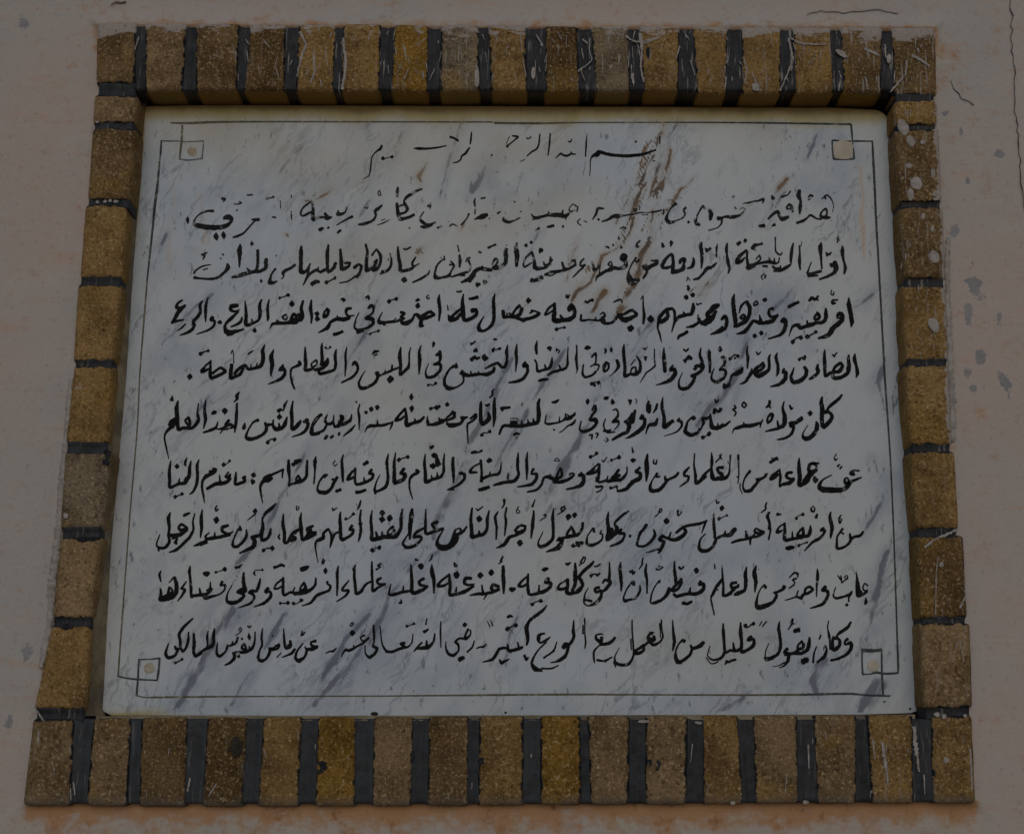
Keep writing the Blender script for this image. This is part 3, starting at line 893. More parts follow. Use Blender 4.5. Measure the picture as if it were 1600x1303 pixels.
120,285:12 80,340:20 30,350:20 20,290:5
110,310:20 0,355:16
125,355:10 90,400:20 40,420:8 0,465:6
@680,600
1400,300:16 1360,330:14 1310,300:8
1380,320:14 1300,355:14 1230,385:14 1130,400:20 1100,385:14 1110,310:8
1245,325:7 1240,370:12
1400,355:7 1390,390:14 1330,420:8 1270,470:8 1240,485:7
1180,450:8 1195,462:14
1165,185:14 1205,178:24 1240,155:8
1045,145:14 1030,200:26 1035,300:34 1025,380:30 960,400:30 850,420:28 770,420:26 690,415:26 660,450:20 640,505:14
980,340:6 985,380:24
925,350:6 930,385:20
865,360:6 865,400:20
750,345:6 820,345:8 830,365:6
750,370:8 820,375:14
750,395:24 820,400:24
780,510:14 815,495:24 850,502:8
800,530:5 830,530:5
860,215:6 875,190:8
875,220:7
655,245:26 690,240:24 750,235:20
670,260:24
595,135:12 590,220:30 592,330:30 582,430:8
590,50:8 570,75:14 575,105:16 540,140:8
530,280:14 540,330:34 520,370:34 470,400:30 455,350:30 455,200:24 460,170:8
500,210:14 520,215:20 545,200:14
465,510:30 490,485:24 510,490:14 545,475:30
400,300:28 410,330:20 370,370:18 325,400:16 322,450:14 328,590:8
395,310:20 350,350:16
325,330:14 290,340:24 250,395:24 180,405:24 120,400:24 120,375:10
320,335:10 260,335:24 290,360:20
250,405:12 180,430:10 130,425:12
180,270:20 160,300:20 110,340:14
190,280:26 190,330:24 140,355:20 80,365:24 0,400:26
60,345:8 70,365:20
d120,205:34
15,235:40
@470,600
1270,390:30 1265,340:12 1270,320:8
1260,410:14 1350,400:30 1430,370:26
1380,335:10 1390,370:24
1300,245:30 1340,235:24 1385,225:24
d1460,205:30
1105,95:8 1105,130:34 1105,160:10
1115,215:10 1110,240:36 1108,280:10
1235,325:16 1190,370:26 1120,390:26 1060,410:34 1055,330:26 1045,240:12
1135,345:10 1150,375:20
1045,245:20 985,310:20 945,365:20 1000,350:20 1045,315:14
920,370:12 910,410:16 888,460:6
910,385:14 830,410:22 760,415:24 690,420:26 660,440:14 640,485:5
765,360:8 770,410:20
645,285:32 665,280:20
705,250:36
765,235:36
590,200:10 575,260:14 585,340:20 582,460:6
555,180:18
545,405:8 500,460:20 425,520:8
510,300:8 495,360:24 440,395:30 390,400:34 420,330:30 390,320:20 430,350:20
385,410:34 340,430:20 325,380:20 300,395:24 265,400:20 240,360:20
330,310:8 325,390:14
240,370:24 260,400:20 230,460:20 180,485:20 130,500:30 100,490:24 110,410:12 150,340:12 210,305:28
245,350:20 270,300:5
240,550:24 265,515:24
300,545:10 325,515:22
300,530:20
385,485:20 380,515:14
65,350:20 25,380:14 65,380:24 70,420:24 40,470:20 0,492:12
@250,610
1600,265:8 1560,310:14 1530,360:14 1520,430:28 1560,445:10 1600,435:6
1595,265:14
1485,290:16 1440,320:14 1480,320:24 1475,370:24 1430,425:20 1320,465:8
1410,300:14 1390,330:30 1350,375:30 1320,390:24 1320,300:28 1315,200:26 1330,105:10
1275,100:8 1245,150:22 1240,185:12 1225,205:14
1180,210:34 1215,185:20
d1195,265:42
1270,265:12 1255,320:30 1220,375:30 1150,385:34 1120,340:20 1060,350:28
1190,325:10 1195,370:24
1135,290:10 1125,350:24
1050,320:20 1065,380:26 1040,430:24 960,475:26 890,485:34 860,465:24 880,400:14 930,320:14 985,295:28
1075,520:32 1105,490:24 1145,490:34
850,325:10 840,370:32 830,390:14
770,125:14 765,230:24 760,330:24 745,420:10
760,310:10 745,370:24
795,15:10 765,60:30 775,80:20 735,118:8
740,365:16 660,390:12 570,385:12
690,295:26 650,350:16 700,340:28 740,365:20
670,360:20 600,385:16
580,310:8 560,370:20 510,395:24 430,422:12
600,430:8 625,400:10
d650,205:46
515,235:14 545,220:34 565,210:14
460,95:8 445,190:22 455,290:24 435,380:10
385,130:10 375,220:12 385,260:18 380,310:30 330,370:26 290,380:26
370,220:8 365,270:6
280,265:26 300,310:24 290,350:24 250,300:16 290,275:20
290,375:30 230,375:26 185,390:30 175,290:30 165,190:34 180,105:14
175,330:20 150,300:16
170,270:14 120,300:26 100,340:34 140,370:16
160,275:16 140,330:36 60,420:20 45,470:14 60,560:14 88,680:6
125,55:8 115,100:34
#L7
@1110,695
1490,260:14 1430,255:12 1400,285:24 1440,300:16 1430,270:12
1510,325:12 1460,345:20 1400,370:24 1350,385:26 1345,340:16 1370,330:12 1395,380:30 1370,415:34 1310,450:40 1200,450:44 1110,440:46 1090,400:30 1130,345:14 1215,300:8
1260,90:8 1240,130:12 1250,155:14 1270,135:8
1270,215:20 1295,195:10
1295,240:14 1315,215:14
d1050,350:46 d1045,330:30
1085,185:14 1000,190:26 985,260:26 1060,250:24 1055,200:16 1020,190:20
1060,250:28 1000,310:30 960,370:34 890,400:34 895,330:34 885,220:30 888,130:10
990,280:26 930,370:30
820,275:24 775,280:24 760,320:26 800,340:20 840,335:20
840,340:20 790,380:34 720,395:24 690,420:10 700,330:22 692,240:12
692,250:14 630,300:24 600,345:24 650,320:24 680,290:18
595,180:24 630,155:26 670,130:26
610,130:8 680,150:12
575,285:10 520,330:14 460,350:28
545,290:14 560,310:16 490,350:24 450,400:24 400,455:28 345,460:24 325,410:14 345,330:14 400,255:20
365,290:14 395,270:26
300,380:8 295,430:8 320,490:6
278,100:20 282,200:12 285,300:10 275,385:8
270,320:14
200,100:14 195,200:10 185,290:18 150,330:30 100,345:20 70,320:24
175,160:6 180,190:5
130,225:24 75,230:24 80,270:26 110,290:30 110,330:30 20,340:24 10,250:20 12,80:8
110,90:12 95,130:14 50,175:10
85,100:8 115,145:10
@900,695
1355,75:8 1360,160:26 1355,240:18 1380,340:24
1345,240:14 1290,290:22 1250,350:28 1200,385:24 1195,300:24 1180,200:14 1187,85:10
1300,310:26 1250,350:30
1135,220:12 1085,275:26 1085,310:20 1120,310:20
1130,310:16 1115,360:20 1035,420:8
1025,275:20 1000,310:22 940,340:20 900,355:26 890,310:14
920,345:24 880,400:26 830,450:30 760,460:34 740,420:26 765,350:10 815,280:18
815,290:16 800,320:16 840,315:16
780,140:6 775,180:14 800,190:16 810,145:8
715,90:12 705,180:36 710,260:36 703,365:12
640,225:22 595,270:20 640,280:28 640,330:34 570,370:34 500,440:30 410,465:16
545,150:10 570,155:36 600,148:8
560,20:6 570,75:20
510,215:8 510,270:14 480,320:24 440,350:26 380,350:34 310,365:20 320,310:8
430,245:22 390,300:22 360,340:30 440,300:26
355,155:24 390,140:20 430,125:36
260,150:8 275,170:12 310,120:6
340,430:30 370,430:10 410,410:16 410,450:8
230,185:16 140,260:12 110,290:24 200,270:20 240,200:16
235,190:18 230,280:24 225,370:20 300,355:18
205,320:12 200,370:14
190,240:10 150,290:20
195,410:12 210,420:20 265,415:16 250,450:10 205,475:14
145,120:30 175,110:20 205,85:30
60,280:24 25,305:16 75,300:24 75,360:30 40,410:30 0,415:20
@680,695
1470,285:20 1435,310:14 1480,310:28 1480,380:30 1440,415:26 1310,445:12
1600,240:8 1510,300:10
1340,300:14 1360,285:14 1390,290:14 1370,320:20 1320,350:24 1250,370:30 1180,370:20
1255,225:14 1225,290:18 1210,340:24 1265,310:22 1262,240:20
1200,350:30 1150,325:34 1090,325:20 1060,400:20 1010,450:20 920,470:14
1150,290:8 1155,320:20
1190,160:8 1220,130:6 1245,160:6 1200,160:5
925,70:8 915,140:22 918,250:24 915,350:8
985,240:26 960,290:14 1010,290:26 1010,340:26 960,395:26 820,420:10
830,75:8 825,150:24 825,240:24 835,300:24 790,360:30 720,370:26 650,385:26 580,405:12
730,280:8 725,340:20
660,170:6 655,240:14 630,290:24 550,305:20 470,340:26 460,375:26 465,280:20 455,150:20
550,265:6 545,300:18
455,180:14 380,220:14 350,270:26 420,275:14
d540,155:40
360,80:20 400,70:24 430,75:12 470,55:20
435,450:24 480,440:30 540,420:24
270,270:16 240,290:16 290,290:24 290,340:24 230,400:20 120,450:10
180,125:20 172,200:20 185,290:22 182,380:12
92,85:8 85,180:18 80,270:16 60,320:16 0,345:16
20,280:6 30,320:14
5,90:20 25,185:40 22,205:30
@460,695
1590,120:14 1585,200:26 1590,300:24 1590,370:10
1530,450:6 1600,445:14
1500,85:8 1490,180:18 1495,260:20 1460,320:24 1380,345:26 1315,370:30 1310,290:28 1300,180:22 1310,90:8
1430,270:5 1425,320:18
1370,300:6 1375,340:18
1360,30:30 1390,15:16
1365,20:14 1395,5:8
d1395,105:40 d1385,210:50 d1437,190:44
1215,250:24 1245,270:26 1190,300:24 1155,340:20 1150,420:16 1165,490:12 1185,545:6
1100,235:26 1060,285:20 1105,290:34 1095,340:34 1040,370:30 1000,375:34 1000,280:28 998,180:24 1012,75:8
1045,150:34 1080,135:20 1135,120:30
940,90:10 925,170:26 932,270:20 935,350:26 910,420:26 840,460:20 800,460:20 820,370:12 858,295:5
805,430:14 810,490:20
775,245:24 745,285:20 785,290:24 780,330:24 720,370:24 620,395:24 605,330:20 610,230:20
695,320:8 700,360:20
610,240:16 550,300:20 530,350:20 580,330:20 605,310:14
580,260:16 540,330:24
690,200:24 735,170:30
615,475:28 660,470:24 715,450:24
490,95:8 475,160:20 480,260:26 485,370:14
408,155:8 388,190:10 405,210:10 428,190:8
430,315:14 400,350:20 375,340:18
435,320:14 400,370:26 370,430:24 320,475:30 250,470:34 230,430:16 260,350:16 310,295:22
300,330:10 330,295:16
415,465:26 465,445:24
215,115:8 205,180:30 205,260:14 195,390:14
130,150:12 125,230:22 120,310:24 80,360:26 0,385:24
40,300:16 15,350:12 50,350:16 45,310:12
0,155:14 20,165:30 60,155:30
0,205:14
@240,695
1535,150:10 1530,230:18 1535,300:18 1500,350:22 1440,380:16 1380,390:16 1350,410:14 1360,340:16 1350,240:30 1350,150:20
1445,300:10 1420,345:12 1440,375:16 1470,350:18 1445,305:16
1385,200:26 1420,180:30 1475,150:24
1295,240:18 1285,330:10
1300,245:18 1200,290:18 1140,320:36 1100,350:30 1140,360:30 1190,330:20
1110,350:34 1070,400:24 1070,470:16 1090,580:8
d998,305:40 d993,370:40
920,320:26 890,330:20 915,360:26 820,395:24 820,330:24 825,270:12
750,270:14 715,320:14 750,320:30 770,290:14
770,330:24 735,370:26 680,385:36 620,390:30 530,440:22
660,300:8 665,370:20
700,200:34 730,190:16 760,160:24
590,240:24 625,245:20 600,280:24 530,310:30 490,360:20 485,430:20 500,520:14 510,580:6
560,275:30 600,260:24
455,145:8 435,210:24 440,300:24 430,390:24 400,460:20 360,495:10
375,160:10 360,230:26 355,310:30 310,380:30 250,390:24 165,425:24 160,350:26 158,250:24 172,160:10
325,320:10 310,360:20
260,335:8 250,385:18
d233,215:38
335,125:6 315,175:22 320,210:12
215,520:30 250,505:20 285,490:28
#L8
@1110,780
1530,320:16 1500,360:26 1440,375:22 1405,395:26 1395,340:14
1410,390:24 1385,440:20 1330,480:20 1270,490:22 1265,440:20 1270,370:14 1325,290:16
1325,300:14 1300,325:14 1335,345:14
1310,155:8 1285,190:12 1295,240:14 1312,200:10 1290,185:6
1205,125:10 1195,180:28 1215,270:30 1210,340:26 1200,390:10
1135,285:22 1100,310:18 1145,310:22 1130,350:20 1090,390:26 1020,430:22 940,515:8
1010,80:12 1010,115:18 1035,120:16 1045,90:10 1020,65:8
1055,185:26 1070,145:14
1000,260:10 1000,310:28 980,360:28 930,375:24
930,280:20 890,320:18 870,360:24 925,365:30 930,300:20
920,380:26 820,395:26 745,405:30 745,320:26 740,235:20
820,320:8 820,380:20
740,245:14 690,275:14 665,330:26 720,310:14
860,190:26 880,165:14 925,150:28
665,150:26 710,150:8
735,100:8
885,460:26 920,445:20 965,430:20
760,495:30 800,470:16 835,480:20 780,500:20
595,125:12 570,170:26 590,230:20 600,310:14 582,405:14
575,130:10 585,210:8 590,300:24
565,30:10 550,70:16 555,95:14 505,135:8
540,330:20 490,310:20 460,290:14 440,320:20 480,340:24 520,335:20
535,335:20 470,370:20 410,380:20 370,395:20 280,410:24 210,435:14
445,345:12 400,400:20 400,455:10
355,315:16 365,375:30
255,290:24 230,310:30 200,350:34 150,360:26 90,370:16 55,400:16
150,315:10 145,360:20
35,145:8 30,250:18 45,370:16 50,410:18 10,490:20
85,195:30 120,180:18 165,160:20
d115,88:38
60,5:10 65,40:14 90,25:10
@900,780
1590,300:34 1540,360:26 1470,365:16 1420,385:22
1375,145:10 1380,240:20 1390,380:22 1400,400:24 1370,470:24 1320,510:26 1265,515:34 1230,480:24 1245,400:14 1295,340:8
1490,320:10 1480,360:16
1310,205:10 1285,260:18 1257,340:6
1310,215:14 1230,245:24 1130,260:22 1070,280:24 1000,335:20
1080,290:20 1100,320:30 1060,370:34 990,405:30 930,395:24 870,370:24
950,325:10 930,380:20
870,360:30 830,400:20 850,410:28 880,420:24 850,500:26 820,540:12
850,495:20 780,510:14 700,535:6
1040,100:6
1020,110:20 1020,165:10 1055,130:10 1050,115:8
850,90:8 825,130:14 855,125:10 860,95:8 835,95:8
825,145:10 790,175:8
d905,218:48
775,300:12 790,350:24 760,410:24 700,460:20 650,470:20 610,455:20 630,370:18 700,260:24
705,250:30 690,290:20
700,270:14 640,340:24 615,440:10
d540,365:24
530,115:12 490,140:18 430,190:22 385,240:16 410,290:34 390,340:34 310,405:24 325,300:28 315,200:26 325,125:10
360,290:34 345,340:34
320,390:30 360,350:30
455,295:20 430,340:26 480,340:24 480,380:20 440,430:24 340,470:14
255,310:12 240,345:14 265,345:12 260,400:16 210,440:20 150,460:30 110,440:26 115,370:12 170,285:12
175,285:20 180,325:22
65,230:16 60,300:20 0,360:16
0,435:28 60,435:24
30,465:24
@680,780
1480,230:14 1470,290:22 1430,350:26 1370,370:24 1250,390:20
1365,270:20 1320,340:20 1320,370:24 1390,350:26 1370,285:22
1250,385:30 1215,415:14 1270,400:30 1230,480:40 1110,525:10
1380,465:34 1430,460:24 1470,435:28
d1333,175:46 d1393,155:40
1300,70:14 1260,90:16 1270,120:14 1305,90:14
1285,115:10 1220,155:6
1185,90:10 1175,180:26 1180,280:24 1175,390:26 1120,450:28 1050,475:28 1030,430:14 1080,320:5
1110,155:16 1085,155:16 1110,170:10 1045,215:6
985,110:12 980,200:26 970,290:26 958,390:10
970,75:18 1000,0:6
715,80:14 700,160:16 708,230:22 693,365:8
910,270:20 850,260:20 800,310:20 830,330:24 890,310:26 900,280:20
880,320:30 800,360:24 740,380:28 690,450:30 610,487:8
d848,435:46
835,70:10 810,120:8 825,140:8 850,125:8 825,100:6
690,0:24 690,50:14 665,90:8
630,120:10 600,180:22 615,280:20 608,405:10
540,110:10 520,200:26 520,290:24 480,350:30 430,360:28 370,375:30 365,290:30 355,200:24 370,85:16
440,310:12 440,350:26
410,90:8 425,110:14 480,70:8
d440,195:46
315,270:14 290,310:20 250,340:24 190,350:20 200,310:18
195,305:10 250,290:14 260,330:20
190,340:30 220,380:34 180,450:34 100,490:40 40,480:34 15,440:24 40,370:16 85,300:8
85,290:14 30,310:24 0,310:30
15,215:16 0,245:26
@460,780
1600,330:20 1590,380:30 1560,450:30 1500,480:40 1440,460:34 1430,410:20 1490,300:8
1490,285:12 1420,310:24 1330,345:24 1310,330:26 1310,220:22 1315,95:8
1440,225:20 1380,245:24 1400,290:24
1310,280:16 1220,330:24 1195,375:24 1260,370:24 1270,400:20 1210,460:24 1130,480:26 1085,440:20 1140,340:8
1105,490:14
1180,90:14 1170,150:38 1160,240:36 1155,330:30 1155,400:14
1080,95:12 1065,200:28 1065,290:26 1010,370:34 900,375:34 780,400:34 775,330:26 765,200:22 778,110:10
990,270:26 940,310:16 935,345:20 980,350:26 1000,300:24
815,320:12 825,370:26
875,320:10 880,370:20
d880,135:44 d875,200:46 d955,190:48
780,510:36 800,490:10 850,480:36
665,105:14 655,200:20 665,300:24 655,370:20 638,425:8
640,245:14 680,240:14
665,10:12 650,60:20 630,105:8
580,260:26 550,305:20 590,300:22 575,350:24 530,380:24 470,400:30 460,280:28 455,190:24 462,125:10
515,195:26 545,190:16 590,145:26
380,85:10 385,110:14 425,85:8
460,320:14 400,350:20 370,430:20 355,485:8
340,290:14 370,370:20 365,430:14
340,295:20 290,340:24 290,390:24 220,420:20 210,480:14 235,630:5
225,410:20 300,370:24
190,265:20 130,290:24 130,320:16 170,330:20 220,325:14
215,340:26 150,380:26 80,400:24 70,300:28 60,200:24 70,130:8
50,300:14 0,340:26
5,390:34 0,410:20
20,65:10 25,110:8 45,90:8 40,65:8
@235,780
1590,290:40 1590,360:50 1550,390:34 1520,400:20 1505,310:26 1500,220:24 1508,135:10
1500,290:14 1430,330:20 1400,380:30 1370,430:24 1340,430:24 1340,340:28 1325,240:26 1330,145:10
1400,350:14 1450,390:30 1400,415:24
1295,345:8 1280,375:16 1295,400:12
1255,40:10 1210,90:28 1150,140:26 1120,200:16 1125,280:28 1110,340:34 1110,420:14
1205,290:12 1195,340:28 1170,390:24 1120,410:30
1120,350:20 1060,370:30 1010,375:20 1040,410:34 1030,470:34 890,540:12
1130,510:30 1160,490:20 1220,490:38
d1047,118:38
1050,145:14 970,210:6
960,300:10 960,370:24 920,430:24 860,475:26 825,460:26 830,400:14 880,290:14
895,265:14 900,310:28
780,260:24 720,280:30 720,320:24 780,345:20 830,320:10
800,350:26 700,375:26 600,390:30 550,400:20
645,330:10 640,380:20
590,330:8 550,370:18 560,410:24 480,450:24 430,465:8
570,430:14 500,460:14
665,175:14 660,205:46 655,240:14
665,60:8 650,90:14 655,120:12 680,95:12
520,100:8 508,190:28 512,280:26 500,385:8
445,140:10 425,220:14 430,300:20 390,380:24 300,470:24 250,510:24 185,530:8
330,165:20 360,150:24 395,135:14
375,290:16 310,250:22 280,290:20 310,310:30 350,300:30
370,300:24 300,350:30 220,360:30 180,350:24
200,130:10 180,190:30 190,280:24 180,360:20 190,420:24 150,480:24 90,485:24 60,450:14 95,350:8
80,495:20 85,520:10
220,390:24 270,380:12 250,430:30 270,445:12
#L9
@1120,865
1510,320:14 1480,295:10 1460,340:12 1480,370:14 1510,360:10
1510,375:12 1470,400:24 1410,420:24 1410,340:40 1405,270:24 1395,185:5
1440,390:30 1400,320:20
1490,440:8 1492,485:28 1478,505:10
1350,370:10 1340,400:24 1280,425:20 1190,445:20 1165,410:14 1190,330:6
1345,395:14 1320,440:12 1320,480:12
1300,510:26
1210,215:8 1245,265:14 1240,215:8 1250,290:10
1245,290:12 1280,265:10 1310,245:10 1300,215:10 1275,235:8 1305,250:8
1090,325:28 1055,365:24 1105,370:26 1110,420:24 1060,500:26 935,545:10
1005,150:8 1010,220:26 1000,320:16 997,430:8
925,325:20 960,355:22 920,390:24 860,410:24 845,440:28 800,425:14 815,365:10
925,325:20 885,355:20 880,400:24
850,450:24 800,430:14 720,455:10 680,463:5
725,240:8 775,190:16 810,200:20 810,235:8
800,245:14 760,260:16 780,285:10 770,310:14 720,347:8
675,320:30 660,355:26 610,380:20 570,390:20
590,385:24 595,430:24 550,490:26 470,525:40 410,535:40 395,490:24 415,400:12 445,340:10 480,310:18
480,315:20 490,345:22
395,115:10 375,190:34 390,280:30 380,385:10
298,130:10 285,200:30 290,280:30 280,360:26 210,395:36 175,410:20
200,285:22 145,300:24 150,340:24 210,330:24 215,305:20
175,350:30 130,390:20 65,420:20 65,320:18 52,115:8
60,260:14 5,320:24
10,360:14
@900,865
1460,115:8 1465,220:16 1475,330:18 1480,420:20 1560,395:18
1460,250:14 1410,320:24 1370,400:24 1350,440:14 1360,510:10 1383,615:5
1385,100:8 1390,150:12
1250,275:30 1230,310:20 1275,300:26 1270,360:30 1200,400:30 1110,400:26 1010,425:26 975,400:24
1145,335:10 1135,390:24
d1203,168:44
1065,490:28 1110,500:24 1160,475:20
985,70:8 985,160:24 995,240:26 1000,300:24
1050,250:26 1055,285:24 1020,350:24 970,370:24 925,340:20
1060,250:20 1000,310:24 950,370:24
930,340:24 920,390:30 870,450:26 790,490:26 745,485:14 760,390:12 800,310:10 845,260:10
830,280:24
1030,130:20 1050,155:16 1080,125:12
800,150:16 830,160:12 870,130:12
820,130:8 850,125:8
705,100:10 695,180:24 710,260:20 710,395:12
670,40:10 660,90:14 665,100:14 630,155:8
565,160:10 565,200:20 590,175:12
545,180:24
640,310:8 640,370:20 600,440:20 530,460:20 490,470:30 475,440:14 510,350:12 570,275:20
570,275:30 580,315:24
448,80:8 440,150:28 450,260:26 455,300:24 450,375:10
335,85:10 335,200:22 330,260:26 345,290:30 300,350:26 260,380:20
340,280:24 290,260:20 265,295:14
235,335:24 190,350:24 200,385:24 250,370:24 250,430:24 200,490:30 120,520:10 80,490:14 90,460:18 160,475:20
80,470:20 90,400:12 125,340:6
180,125:10 210,125:14 245,100:10
145,225:28 185,200:10 215,215:24 240,190:12
180,70:10 150,110:26 80,170:26 30,230:26 50,260:28 65,320:26 10,370:26
75,35:12 45,90:16 75,90:10 95,40:12 70,32:12
55,95:12 30,120:8
@680,865
1400,90:14 1400,200:34 1400,300:30 1370,375:26
1480,310:20 1440,370:30 1390,390:30 1320,395:30 1325,320:26 1325,250:24
1320,260:16 1240,310:16 1235,350:28 1290,350:24 1315,330:16
1305,95:16 1325,105:24 1355,85:10
1135,245:34 1100,285:24 1150,290:30 1150,330:28 1090,375:30 950,410:20 930,370:26 925,290:24 930,200:16
1040,310:10 1035,380:20
930,220:16 870,270:18 835,320:26 880,325:20 920,300:20
1070,160:20 1095,155:34 1130,145:16
970,505:30 1005,480:20 1055,470:34
745,345:24 770,360:44 800,345:20
680,120:24 680,220:30 685,310:28 685,400:12
680,25:12 655,70:20 670,75:10 635,100:10
640,330:24 580,310:30 560,350:24 600,370:26 640,350:28
600,375:26 500,400:26 430,400:24 345,415:10
465,310:10 480,390:24
520,400:14 485,458:8
d558,190:46 d452,212:46 d215,212:52
365,245:24 305,245:30 290,290:26 330,310:20 395,300:8
385,320:24 300,375:30 220,400:26 145,410:24 150,330:26 140,200:18
215,330:8 205,380:20
140,210:18 60,270:20 25,320:24 80,320:22 135,290:14
190,85:10 195,125:16 220,120:10 195,90:8
@460,865
1375,105:8 1375,180:36 1395,260:30 1395,395:12
1380,5:8 1370,50:14 1345,75:8
1300,245:20 1250,275:26 1260,310:24 1340,325:12
1330,330:20 1260,370:30 1180,390:30 1175,300:28 1170,200:24 1165,105:10
1165,370:20 1090,380:24 980,410:26 945,400:20 965,300:8
1090,320:10 1085,380:20
d1268,125:46
1220,45:10 1205,65:14 1240,60:10
1065,455:8 1070,490:20 1045,490:16
870,240:20 830,265:24 840,300:20 915,300:12
905,305:14 840,335:20 785,370:24 780,280:20 775,180:22 775,75:12
775,270:14 710,310:20 670,370:24 620,400:26 610,330:24 600,240:24 600,180:20 595,150:28 612,110:8
670,350:14 680,380:20
870,95:14 830,120:14 860,125:10
865,130:10 815,160:14
545,265:10 480,350:20 480,370:16 540,365:24 510,420:18 420,478:8
440,120:8 428,190:24 430,300:20 425,420:12
330,275:20 330,300:16 360,320:20 345,365:20 270,395:24 220,420:24 160,490:20 75,520:8
310,140:8 310,170:34 310,200:10
290,45:8 278,85:14 290,100:12 303,60:8
215,240:14 210,300:22 180,345:24 110,380:26 0,400:34
100,285:20 60,340:14 60,370:20 110,345:26 100,290:18
65,160:38 115,140:36 145,125:14
60,465:30 90,460:10
0,495:20
@235,865
1535,290:20 1500,340:12 1520,385:14 1560,360:18 1540,300:14
1600,370:20 1540,390:26 1470,400:26 1400,385:20 1340,415:20 1325,370:26 1330,235:16
1445,335:10 1420,385:14
1325,250:16 1260,300:16 1240,350:16 1280,345:16 1320,320:14
1235,135:30 1265,130:20 1310,110:24 1340,125:20
1300,495:24 1340,495:20 1375,490:32
1430,495:28 1460,500:16 1510,465:28
1180,340:26 1150,380:24 1200,380:20 1200,430:26 1140,490:24 1035,530:8
1100,245:10 1085,310:24 1060,370:24 1010,370:24 985,390:20 1020,400:24 1040,440:20 1000,495:20 870,543:8
1035,190:20 1050,165:18 1090,165:12 1120,160:20
1035,195:14 1050,215:10
935,185:14 930,240:24 935,310:30 950,370:28 870,380:28
940,340:24 870,380:20 925,400:26 930,430:26 870,480:30 800,490:34 765,470:24 770,400:12 820,305:6
850,140:28 880,130:14 905,110:8
885,145:10 915,105:8
720,275:24 700,320:14 745,310:20 740,360:14 690,405:14 600,430:24 550,440:34 530,420:20
600,280:8 600,350:20 620,350:14 560,400:24 430,420:26 410,430:20 405,330:24 395,220:20 390,180:26 398,120:8
605,340:14 560,370:14
490,340:10 500,400:24
655,185:24 690,175:14 745,155:34
530,195:26 562,200:44 590,190:20
360,275:10 310,350:20 330,350:14 345,360:24 320,410:20 270,475:8
240,230:14 185,290:8
240,230:20 260,310:34 255,390:34 200,440:34 100,460:30 105,400:24 100,345:12
190,330:20 180,400:24 220,380:20 205,335:12
200,400:30 150,420:20 110,450:30
105,170:10 90,210:20 105,280:10
#L10
@1090,950
1505,305:26 1475,330:20 1475,365:14 1530,345:30 1535,400:30 1490,460:24 1400,505:20 1330,522:18
1535,135:14 1500,190:26 1430,240:26 1390,280:16 1420,320:24 1420,370:26 1370,415:34 1340,400:26
1350,300:34 1400,300:20
1310,125:8 1300,200:10 1320,280:14 1325,410:14
1300,220:5 1310,300:8
1350,310:20 1350,400:30
1235,265:12 1215,310:12
1275,370:12 1290,410:16 1270,480:30 1220,520:20 1195,545:14
1265,385:8 1260,420:5
1190,380:8 1165,450:14 1155,545:16
1120,290:14 1115,350:30 1100,410:30 1040,450:26 960,450:26 870,465:24
1050,330:24 1010,360:16 1000,400:20 1050,400:26 1060,350:26
1010,420:30 960,450:26
900,400:24 870,440:26 910,460:30 905,520:26 870,570:16 820,595:8
870,540:14 820,570:8 750,585:5
1045,535:46 1100,515:44
965,230:34 1018,215:40
950,105:20 945,150:14 970,155:10
945,155:14 905,215:8
820,130:8 810,200:24 825,290:24 830,380:26 800,460:24 720,500:26 680,490:12 680,430:8 713,350:6
665,490:10 690,525:10 760,505:10
645,130:8 618,172:8
690,130:10 648,183:10
480,175:36 500,195:20 535,165:30 560,155:30
540,280:26 500,320:24 560,310:24 560,370:30 500,415:26 440,435:30 440,340:26 430,240:30 430,140:10
440,400:24 390,425:26 330,420:20 275,440:20 265,330:22
355,340:8 365,410:24
255,150:10 258,240:26 265,350:22 270,440:22 230,500:22 150,515:16 100,470:10 125,375:5
85,490:8 130,550:8 170,550:10 210,530:8
280,525:14 300,540:14 350,520:20 385,510:16
275,560:14 300,520:14
65,335:18 40,365:34 0,390:26
@870,940
1550,0:8 1575,130:10
1465,400:24 1430,440:26 1360,465:26 1335,430:14
1355,470:24 1330,530:24 1270,580:26 1220,605:36 1190,560:30 1190,490:14 1220,420:14 1265,375:20
1280,380:26 1270,405:20
1158,180:8 1165,300:20 1175,400:26 1158,490:10
1045,180:12 1050,280:12 1060,350:16 1030,400:16 970,430:26 920,390:20
1030,215:14 1035,300:8 1035,360:8
960,310:24 920,330:20 920,370:34 970,380:34 970,340:24
920,300:5 980,305:5
920,400:24 870,440:16 870,480:24 830,510:26 780,515:30
880,430:30 800,480:20 770,490:16
752,180:10 755,300:12 765,440:14 765,540:16 720,620:24 650,630:24 590,610:24 580,550:10 625,455:5
740,370:10 745,480:10
570,600:14 590,655:8
585,355:20 530,410:28 430,430:20
450,320:12 395,330:14 395,370:24 440,400:30 450,350:24
450,320:8 468,330:6
430,430:10 375,490:16 370,560:16 378,610:10
400,580:20 470,590:14 555,550:10
555,550:8 480,605:6
278,160:10 280,300:8 288,400:14 280,470:7
262,230:10 262,320:14
278,180:14 280,215:12
170,185:10 165,290:24 170,350:26 130,420:24 70,425:30
110,420:34 60,450:30
120,440:22 90,530:24 0,595:16
@660,940
1515,185:8 1510,280:22 1515,340:22 1480,420:22 1420,425:24
1450,420:30 1405,460:34
1460,450:24 1430,545:22 1370,590:18 1280,608:8
1345,400:8 1310,490:14 1210,562:14
1310,490:24
1225,315:12 1170,330:24 1160,380:30 1180,410:16 1240,380:20 1280,350:8
1240,400:14 1160,480:12 1110,560:16 1095,620:24 1130,670:40 1200,690:14
1190,665:14 1290,665:14 1360,635:8
